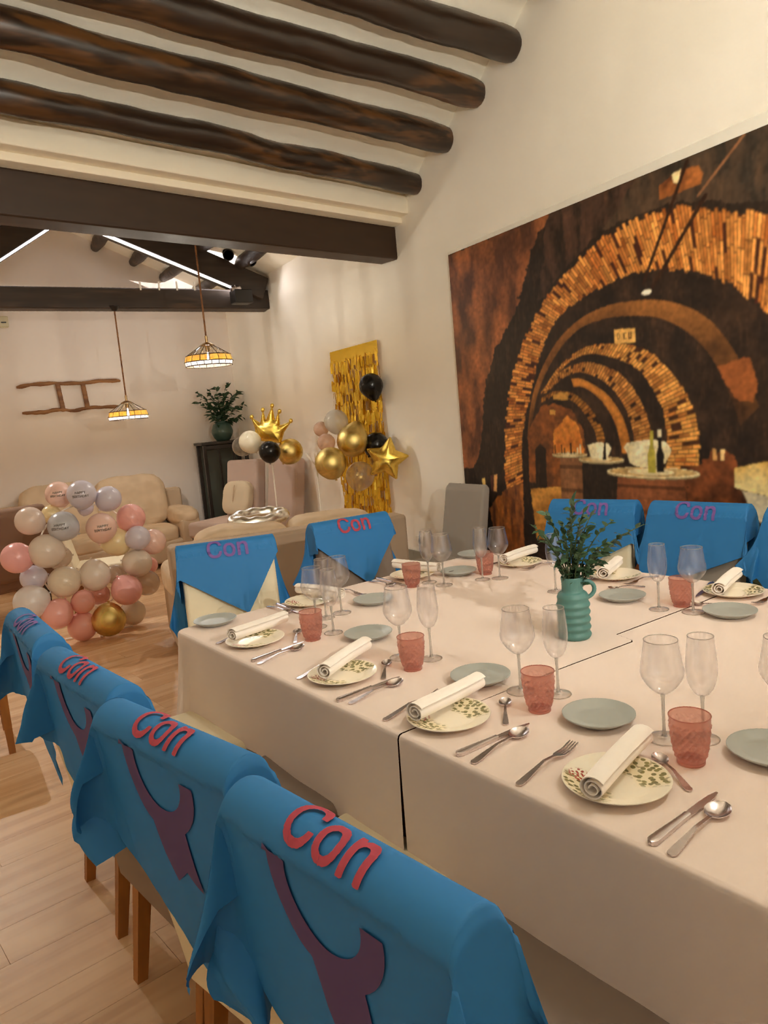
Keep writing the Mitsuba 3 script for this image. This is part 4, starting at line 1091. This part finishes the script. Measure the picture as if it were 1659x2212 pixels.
thing('crown_balloon', [('body', ply(cm_, 'm_goldfoil', True))] + [('tip', b) for b in balls], 'gold foil crown balloon on top of the left balloon cluster', 'balloon', at=T4().translate(list(map(float, at_scale((2.55, 6.7, 1.46), .96)))).rotate([0, 0, 1], -30).rotate([0, 1, 0], 12).scale(.86))
zero = Polygon([(.2 * math.cos(a) , .115 * math.sin(a)) for a in np.linspace(0, 2 * np.pi, 40)], [[(.1 * math.cos(a), .035 * math.sin(a)) for a in np.linspace(0, 2 * np.pi, 30)]])
P = np.array([[[(.15 + .05 * math.cos(b)) * math.cos(a) * 1.15, (.09 + .04 * math.cos(b)) * math.sin(a), .042 * math.sin(b) * (1 + .12 * math.sin(a * 9))] for b in np.linspace(0, 2 * np.pi, 14)[:-1]] for a in np.linspace(0, 2 * np.pi, 50)[:-1]])
thing('silver_balloon', ply(fixn(grid(P, True, True)), 'm_silverfoil', True), 'silver foil number balloon lying on top of the loveseat cushions', 'balloon', at=T4().translate([1.70, 4.86, .86]).rotate([0, 0, 1], 4).rotate([1, 0, 0], 14))
for lab, x, y, h in (('slim clear pole stand of the crown balloon cluster', 2.43, 6.42, 1.2), ('slim clear pole stand of the star balloon cluster', 2.47, 5.52, 1.2)):
    arms = cat(*[tube([[0, 0, h - .08], [.09 * math.cos(a), .09 * math.sin(a), h + .03]], .004, 6) for a in np.linspace(0, 2 * np.pi, 7)[:-1]])
    thing('balloon_pole', [('base', ply(lathe(smooth_prof([(0, .03), (.02, .028), (.06, .02), (.1, .012), (.105, .0), (0, 0)], 4), 28), 'm_white', 40)), ('pole', ply(tube([[0, 0, .02], [0, 0, h]], .006, 8), 'm_white')), ('arms', ply(arms, 'm_white'))], lab, 'balloon stand', at=frame((x, y, 0)))

# gold foil curtain on the right wall
fr = []
r = np.random.default_rng(3)
Y0, Y1, ZT = 5.40, 6.30, 2.10
for row in range(15):
    for k in range(44):
        y0 = Y0 + (Y1 - Y0) * k / 44 + r.normal() * .002; w = (Y1 - Y0) / 44 * r.uniform(.8, 1.25); z1 = ZT - .09 - row * .094 + r.normal() * .012; h = .105 * r.uniform(.85, 1.25)
        tl, sw = r.normal() * .006, r.normal() * .007
        x0 = WX - .028 - .012 * r.random()
        P = np.array([[[x0 - tl * .5, y0, z1], [x0 + tl * .5, y0 + w, z1]], [[x0 - tl + sw * .4, y0 + sw * .2, z1 - h * .5], [x0 + tl + sw * .4, y0 + w + sw * .2, z1 - h * .5]], [[x0 - tl + sw, y0 + sw * .4, z1 - h], [x0 + tl + sw, y0 + w + sw * .4, z1 - h]]])
        fr.append(grid(P))
key = thing('foil_curtain', [('header', ply(rbox((.006, Y1 - Y0, .11), .002, (WX - .03, (Y0 + Y1) / 2, ZT - .045)), 'm_fringe')), ('fringe', mikit.ply(cat(*fr), 'm_fringe', False))], 'glittering gold foil fringe curtain hung on the right wall', 'curtain')
labels[key + '__fringe'] = {'kind': 'stuff'}


# ================================================================== MURAL (a flat print of a wine cellar)
MX = WX - .016
MY0, MY1, MZ0, MZ1 = 1.05, 4.318, .12, 2.545
ny, nz = 700, 520
yy, zz = np.linspace(MY1, MY0, ny), np.linspace(MZ0, MZ1, nz); MYg, MZg = np.meshgrid(yy, zz, indexing='ij')
U, Wz = MYg.ravel(), MZg.ravel(); Q = np.c_[U, Wz]
def fb(f, seed, oct_=4, sx=1.0, sz=1.0): return meshkit.fbm(np.c_[U * f * sx, Wz * f * sz, 0 * U + seed], oct_, seed)
wob = np.c_[fb(14, 1) - .5, fb(14, 2) - .5] * .035 + np.c_[fb(45, 61, 2) - .5, fb(45, 62, 2) - .5] * .022
img = np.tile(S('#241b15'), (len(U), 1)) * (.75 + .6 * fb(9, 3, 4, 3, 1))[:, None]
def paint(mask, c):
    global img
    mask = np.asarray(mask, float)[:, None]; img = img * (1 - mask) + np.asarray(c) * mask
def inside(pts, w=.6): 
    p = Q + wob * w; return shapely.contains_xy(Polygon(pts).buffer(0), p[:, 0], p[:, 1]).astype(float)
def ramp(c1, c2, t): t = np.clip(t, 0, 1)[:, None]; return S(c1) * (1 - t) + S(c2) * t
rockL = [(4.37, 2.55), (3.158, 2.561), (3.395, 2.471), (3.514, 2.286), (3.66, 2.035), (3.877, 1.833), (4.025, 1.572), (4.096, 1.228), (4.211, 1.065), (4.299, .895), (4.4, .8)]
paint(inside(rockL, 1.5), ramp('#4a2d20', '#a0613a', fb(7, 4, 5, 1.6, .8) * 1.7 - .45))
paint(inside([(3.3, 2.6), (2.6, 2.6), (2.9, 2.36), (3.2, 2.22), (3.45, 2.05)], 1), ramp('#221a14', '#4d352a', fb(10, 6, 4, 2.4, .6) * 1.6 - .4))
paint(inside([(2.6, 2.6), (1.0, 2.6), (1.0, 2.2), (2.0, 2.24), (2.4, 2.36), (2.9, 2.36)], 1), ramp('#2c251e', '#55402f', fb(9, 8, 4, 2.2, .8) * 1.5 - .45))
# masonry right of the arches
paint(inside([(2.4, .3), (1.0, .3), (1.0, 1.7), (1.9, 1.8), (2.05, 1.5), (2.2, 1.2)], 1.5), ramp('#1e1511', '#3f291d', fb(8, 9, 5) * 1.6 - .4))


def sweep(outer, inner, n=60):
    """Unit coordinates (s, t) of every point in the ring between two outlines, and the mask."""
    def res(p):
        p = smooth_prof(p, 8); d_ = np.r_[0, np.cumsum(np.linalg.norm(np.diff(p, axis=0), axis=1))]; s = np.linspace(0, d_[-1], n); return np.c_[np.interp(s, d_, p[:, 0]), np.interp(s, d_, p[:, 1])], d_[-1]
    o_, L = res(outer); i_, _ = res(inner); sT = np.full(len(U), -1.0); tT = np.zeros(len(U))
    for k in range(n - 1):
        a, b, c, d_ = o_[k], o_[k + 1], i_[k + 1], i_[k]; lo = np.minimum.reduce([a, b, c, d_]); hi = np.maximum.reduce([a, b, c, d_])
        sel = np.nonzero((U >= lo[0]) & (U <= hi[0]) & (Wz >= lo[1]) & (Wz <= hi[1]))[0]
        if not len(sel): continue
        p = Q[sel]; best = shapely.contains_xy(Polygon([a, b, c, d_]).buffer(1e-4), p[:, 0], p[:, 1]); sel, p = sel[best], p[best]
        # side lines a-d and b-c: position along s by signed distances; t between the two outlines
        def sd(p, q0, q1): e = q1 - q0; return ((p - q0)[:, 0] * e[1] - (p - q0)[:, 1] * e[0]) / (np.hypot(*e) + 1e-9)
        s0, s1 = np.abs(sd(p, a, d_)), np.abs(sd(p, b, c)); t0, t1 = np.abs(sd(p, a, b)), np.abs(sd(p, d_, c))
        sT[sel] = (k + s0 / (s0 + s1 + 1e-9)) / (n - 1); tT[sel] = t0 / (t0 + t1 + 1e-9)
    return sT, tT, L


def bricks(outer, inner, bw, rows, c1, c2, dark, seed, jag=.12):
    s, t, L = sweep(outer, inner); m = s >= 0; k = np.maximum(1, L / bw); col = np.floor(s * k)
    rnd = np.random.default_rng(seed).random(4000); ci = (col.astype(int) % 3990)
    tt = t * rows + rnd[ci] ; row = np.floor(tt); fs, ft = s * k - col, tt - row
    h = rnd[((col * 37 + row * 101).astype(int)) % 4000]; h2 = rnd[((col * 53 + row * 17 + 7).astype(int)) % 4000]
    joint = np.minimum(np.minimum(fs, 1 - fs) / .22, np.minimum(ft, 1 - ft) / .05); body = np.clip(joint, 0, 1)
    c = ramp(c1, c2, h * .8 + fb(20, seed) * .5 - .1); c = c * (.55 + .6 * h2)[:, None]
    edge = (t > jag * rnd[ci] ) & (t < 1 - jag * .6 * rnd[(ci + 50) % 4000])
    c = c * body[:, None] + S(dark) * (1 - body)[:, None]; c = np.where((h2 < .11)[:, None], S(dark), c)
    paint(m & edge, c)


arch_out = [(3.867, .909), (3.855, 1.164), (3.816, 1.408), (3.712, 1.697), (3.5, 1.983), (3.264, 2.168), (3.055, 2.275), (2.818, 2.35), (2.552, 2.364), (2.343, 2.331), (2.11, 2.247), (1.942, 2.163), (1.5, 1.85), (1.3, 1.5)]
arch_in = [(3.667, .985), (3.655, 1.254), (3.541, 1.539), (3.427, 1.78), (3.281, 1.949), (3.109, 2.012), (2.867, 2.073), (2.622, 2.076), (2.405, 2.035), (2.21, 1.946), (2.076, 1.845), (1.95, 1.726), (1.7, 1.4), (1.6, 1.1)]
inner_all = Polygon(arch_in + [(1.6, .4), (3.62, .4)])
paint(shapely.contains_xy(inner_all.buffer(0), U, Wz), ramp('#1d1511', '#37261b', fb(9, 12, 4) * 1.5 - .4))
bricks(arch_out, arch_in, .021, 2.6, '#9c4f1b', '#efa452', '#3c1a10', 5)
b2o = [(3.642, 1.105), (3.543, 1.511), (3.355, 1.772), (3.153, 1.904), (2.94, 1.958), (2.717, 1.956), (2.517, 1.921), (2.336, 1.837), (2.217, 1.724), (2.105, 1.545), (2.042, 1.376)]
b2i = [(3.624, 1.106), (3.501, 1.508), (3.318, 1.741), (3.12, 1.868), (2.91, 1.897), (2.721, 1.882), (2.548, 1.841), (2.39, 1.747), (2.269, 1.614), (2.178, 1.425), (2.135, 1.296)]
s, t, L = sweep(b2o, b2i); paint(s >= 0, ramp('#3a2415', '#96602f', fb(6, 14) * 1.2 - .2 + .35 * np.sin(np.clip(s, 0, 1) * np.pi) - .3 * t) * .9)
a3o = [(3.465, 1.534), (3.283, 1.683), (3.091, 1.762), (2.886, 1.762), (2.67, 1.716), (2.531, 1.608), (2.427, 1.486), (2.366, 1.348), (2.345, 1.213), (2.357, 1.06)]
a3i = [(3.415, 1.531), (3.246, 1.674), (3.058, 1.725), (2.858, 1.678), (2.706, 1.602), (2.608, 1.476), (2.556, 1.356), (2.548, 1.215), (2.558, 1.07)]
bricks(a3o, a3i, .022, 3.2, '#9c5522', '#e6a653', '#3a1d0e', 8, .08)
a4o = [(3.42, 1.573), (3.266, 1.655), (3.061, 1.682), (2.862, 1.617), (2.741, 1.509), (2.658, 1.36), (2.636, 1.215), (2.645, 1.143)]
a4i = [(3.394, 1.543), (3.25, 1.613), (3.101, 1.626), (2.932, 1.553), (2.824, 1.441), (2.768, 1.315), (2.752, 1.192), (2.761, 1.142)]
bricks(a4o, a4i, .021, 2.6, '#8c4d1e', '#d2924a', '#2c170c', 9, .05)
a5o = [(3.195, 1.601), (3.104, 1.588), (2.936, 1.498), (2.828, 1.367), (2.782, 1.229), (2.776, 1.167)]
a5i = [(3.179, 1.554), (3.089, 1.54), (2.972, 1.462), (2.885, 1.344), (2.847, 1.217), (2.84, 1.167)]
s, t, L = sweep(a5o, a5i); paint(s >= 0, ramp('#7a4318', '#cf8638', fb(12, 15) * .8 + .25 * np.sin(t * np.pi)))
a6o = [(3.459, 1.506), (3.334, 1.539), (3.182, 1.515), (3.061, 1.429), (2.981, 1.322), (2.953, 1.218)]
a6i = [(3.461, 1.478), (3.337, 1.506), (3.204, 1.476), (3.11, 1.4), (3.035, 1.297), (3.015, 1.219)]
bricks(a6o, a6i, .024, 2.0, '#6b3d1a', '#a8702f', '#22120a', 10, .05)
paint(inside([(3.62, .99), (3.6, 1.3), (3.47, 1.45), (3.35, 1.47), (3.2, 1.42), (3.12, 1.3), (3.1, 1.1), (3.3, .9)], .6), ramp('#54321c', '#9a5726', fb(16, 16) * 1.5 - .4))
gl = inside([(3.38, 1.16), (3.36, 1.30), (3.24, 1.40), (3.16, 1.33), (3.12, 1.16)], .8); paint(gl, ramp('#a85a20', '#e8963e', fb(18, 17) * 1.3 - .2))
paint(inside([(3.56, .90), (3.542, 1.194), (3.492, 1.228), (3.444, 1.194), (3.453, .95)], .1), S('#231811'))
paint(inside([(3.70, .93), (3.261, .972), (3.21, .86), (3.45, .62), (3.62, .62)], .3), ramp('#8a5a24', '#cf9445', fb(5, 18, 3, 1, 4) * 1.3 - .15))
paint(inside([(3.902, .908), (3.668, .985), (3.59, .35), (4.12, .3), (4.06, .776)], 1.2), ramp('#54301f', '#b06a30', fb(11, 19, 4, 3, .7) * 1.5 - .35))
paint(inside([(3.72, .35), (3.66, 1.25), (3.60, 1.4), (3.615, 1.0), (3.55, .35)], .4), S('#1f1611'))
paint(inside([(4.33, .1), (4.33, 1.06), (4.21, 1.06), (4.05, .78), (4.0, .55), (4.1, .1)], .6), S('#120d0a') * (1 + fb(8, 20))[:, None])
paint(inside([(2.45, 1.06), (2.2, 1.2), (2.1, 1.0), (2.15, .7), (2.44, .7)], 2), ramp('#30190f', '#8a4a26', fb(14, 21) * 1.6 - .4))


def barrel(pts, c1, c2, hoop_):
    m = inside(pts, .05); x0, x1 = min(p[0] for p in pts), max(p[0] for p in pts); t = (U - x0) / (x1 - x0)
    c = ramp(c1, c2, .35 + .5 * np.sin(t * np.pi) * fb(26, 23, 3, 2.5, .4)); z1 = max(p[1] for p in pts); c = c * np.where((np.abs((z1 - Wz) % .14 - .06) < .011), .45, 1.0)[:, None]; paint(m, c)


barrel([(3.326, 1.146), (3.142, 1.147), (3.15, .6), (3.335, .6)], '#4a2c1a', '#a5714a', 0)
paint(inside([(3.144, 1.118), (2.875, 1.121), (2.89, .6), (3.16, .6)], .05), S('#211a15'))
barrel([(2.88, 1.039), (2.449, 1.052), (2.43, .85), (2.444, .5), (2.9, .5), (2.9, .85)], '#4a2618', '#9c5d38', 0)
def ellipse(cy, cz, a, b, tilt=0.0): d1, d2 = U - cy, Wz - cz - tilt * (U - cy); return (d1 / a) ** 2 + (d2 / b) ** 2 < 1
for cy, cz, a, b in ((3.245, 1.16, .145, .013), (3.0, 1.133, .17, .017), (2.655, 1.068, .30, .029)):
    paint(ellipse(cy, cz - .008, a, b), S('#8d7c58')); paint(ellipse(cy, cz, a, b), ramp('#8a6a3c', '#f1e0ae', fb(10, 25) * .9 + .2)); paint(ellipse(cy, cz + .003, a * .93, b * .8) & ~ellipse(cy, cz + .003, a * .5, b * .6), ramp('#6b4a26', '#d9b777', fb(22, 26)))
paint(inside([(2.83, 1.20), (2.80, 1.225), (2.72, 1.235), (2.62, 1.238), (2.55, 1.225), (2.52, 1.19), (2.53, 1.16), (2.56, 1.12), (2.64, 1.095), (2.74, 1.098), (2.79, 1.12), (2.80, 1.165)], .2), ramp('#b39a5e', '#f4ebc4', fb(11, 27) * 1.3 + (Wz - 1.1) * 2 - .2))
paint(inside([(3.094, 1.214), (3.021, 1.232), (2.936, 1.223), (2.914, 1.192), (2.951, 1.141), (3.07, 1.14)], .15), ramp('#b39a5e', '#f4ebc4', fb(11, 28) * 1.3))
for x in np.linspace(3.15, 3.36, 9): paint((np.abs(U - x) < .005) & (Wz > 1.165) & (Wz < 1.20 + .03 * np.sin(x * 90)), S('#e8d8a8') if int(x * 100) % 2 else S('#1c120c'))
paint(inside([(2.67, 1.065), (2.668, 1.167), (2.654, 1.204), (2.646, 1.288), (2.628, 1.287), (2.627, 1.203), (2.617, 1.167), (2.621, 1.066)], .03), S('#a79a3c'))
paint(inside([(2.612, 1.071), (2.612, 1.167), (2.6, 1.203), (2.597, 1.286), (2.579, 1.291), (2.578, 1.203), (2.565, 1.167), (2.566, 1.07)], .03), S('#100c0c'))
paint((np.abs(U - 2.588) < .011) & (np.abs(Wz - 1.272) < .02), S('#cfc3a0'))
paint(inside([(2.983, 1.133), (2.975, 1.192), (2.966, 1.235), (2.958, 1.235), (2.955, 1.192), (2.955, 1.133)], .02), S('#171210'))
paint(inside([(2.859, 1.831), (2.719, 1.818), (2.716, 1.747), (2.857, 1.756)], .02), S('#d6a55a') * (.85 + .3 * fb(20, 30))[:, None])
def glyph(cy, cz, h, rows):
    """5 x 3 dot letters on the printed sign."""
    p = h / 5
    for r_, row_ in enumerate(rows):
        for c_, ch in enumerate(row_):
            if ch == '#': paint((np.abs(U - (cy - (c_ - 1) * p)) < p * .5) & (np.abs(Wz - (cz + (2 - r_) * p)) < p * .5), S('#5a3516'))
glyph(2.83, 1.793, .035, ['##.', '#.#', '#.#', '#.#', '##.']); glyph(2.785, 1.789, .035, ['###', '#..', '##.', '#..', '###']); glyph(2.752, 1.786, .035, ['#.#', '#.#', '#.#', '#.#', '###'])
for pts in ([(3.352, 1.521), (3.304, 1.518), (3.307, 1.491), (3.354, 1.493)], [(3.311, 1.529), (3.227, 1.523), (3.23, 1.48), (3.315, 1.486)], [(3.39, 1.43), (3.34, 1.428), (3.342, 1.40), (3.392, 1.402)]): paint(inside(pts, .05), S('#b8863f'))
paint(inside([(2.532, 2.47), (2.412, 2.503), (2.312, 2.49), (2.289, 2.448), (2.303, 2.406), (2.39, 2.407), (2.536, 2.40)], .2), ramp('#5a2f18', '#d07f3e', fb(12, 31) * 1.4 - .3)); paint(inside([(2.46, 2.497), (2.407, 2.504), (2.425, 2.45), (2.447, 2.455)], .1), S('#f6dca0'))
paint(ellipse(2.633, 1.984, .03, .012), S('#f4ead0'))
for a, b, w, c in (((2.37, 2.53), (2.652, 2.03), .010, '#2a160c'), ((2.28, 2.35), (2.596, 2.0), .011, '#2a160c'), ((2.08, 2.545), (2.32, 2.36), .006, '#7a5236')):
    seg_ = shapely.LineString([a, b]); paint(shapely.distance(shapely.points(Q), seg_) < w, S(c))
paint(inside([(2.245, 1.579), (2.081, 1.6), (2.04, 1.478), (2.075, 1.398), (2.154, 1.424)], .6), ramp('#6b3a1e', '#a9602f', fb(12, 33)))
paint(inside([(2.170, 1.10), (2.082, 1.118), (1.90, 1.16), (1.6, 1.17), (1.5, 1.0), (1.75, .95), (1.963, .973), (2.085, .988), (2.172, 1.012)], .25), ramp('#c59a48', '#f3e2a2', fb(7, 35) * 1.4 - .25))
paint(inside([(2.131, .995), (1.963, .97), (1.6, .93), (1.62, .6), (1.965, .80), (2.076, .871)], .15), ramp('#b7a684', '#efe4c4', fb(9, 36)))
paint(inside([(1.95, .72), (1.2, .9), (1.2, .45), (1.9, .52)], .2), ramp('#b08c48', '#e5c987', fb(5, 37)))
paint(inside([(2.17, .60), (1.8, .45), (1.2, .25), (1.2, .32), (1.8, .52), (2.17, .64)], .05), S('#93a07a'))
paint(inside([(4.113, .989), (4.08, .996), (4.07, .9), (4.062, .881), (4.108, .845)], .05), S('#d9b56a')); paint(inside([(3.975, 1.02), (3.939, 1.023), (3.957, .905), (3.99, .907)], .05), S('#c7935a')); paint(inside([(4.016, 1.014), (3.976, 1.02), (3.99, .907), (4.017, .909)], .05), S('#4a2b22'))
paint(inside([(2.282, 1.19), (2.262, 1.19), (2.26, 1.136), (2.284, 1.135)], .03), S('#b98a52')); paint(inside([(2.24, 1.19), (2.218, 1.19), (2.22, 1.136), (2.24, 1.135)], .03), S('#d8b57a'))
img *= (1.3 * (.6 + .8 * fb(55, 40, 3)) * (.75 + .5 * fb(4, 41, 3)))[:, None]
img += (np.clip(fb(30, 42, 4, 2.2, .6) - .56, 0, 1) * .22)[:, None] * S('#b0713e') * (img.max(1) < .12)[:, None]
from scipy.ndimage import gaussian_filter
img = gaussian_filter(img.reshape(ny, nz, 3), (.8, .8, 0)).reshape(-1, 3)
mg = grid(np.stack([np.full_like(MYg, MX), MYg, MZg], -1)); mg = TM(mg.vertices, mg.faces if mg.face_normals[0][0] < 0 else mg.faces[:, ::-1])
mat('m_mural', two(pr({'type': 'mesh_attribute', 'name': 'vertex_color'}, .5, specular=.3)))
backing = box((.012, MY1 - MY0, MZ1 - MZ0), (MX + .0065, (MY0 + MY1) / 2, (MZ0 + MZ1) / 2))
thing('wall_mural', [('print', mikit.ply(mg, 'm_mural', True, color=np.clip(img, 0, 1))), ('panel', ply(backing, 'm_black'))], 'large printed photo mural of a vaulted brick wine cellar with barrel tables', 'mural')
led_ = Polygon([(MY1 - .0, MZ1 + .002), (MY0, MZ1 + .002), (MY0, MZ1 + .075), (1.9, MZ1 + .058), (MY1, MZ1 + .02)])
lm_ = extrude(led_, .006); lm_ = TM(np.c_[WX - .012 + lm_.vertices[:, 2], lm_.vertices[:, 0], lm_.vertices[:, 1]], lm_.faces)
struct('trim_3', fixn(lm_), 'm_ledge')
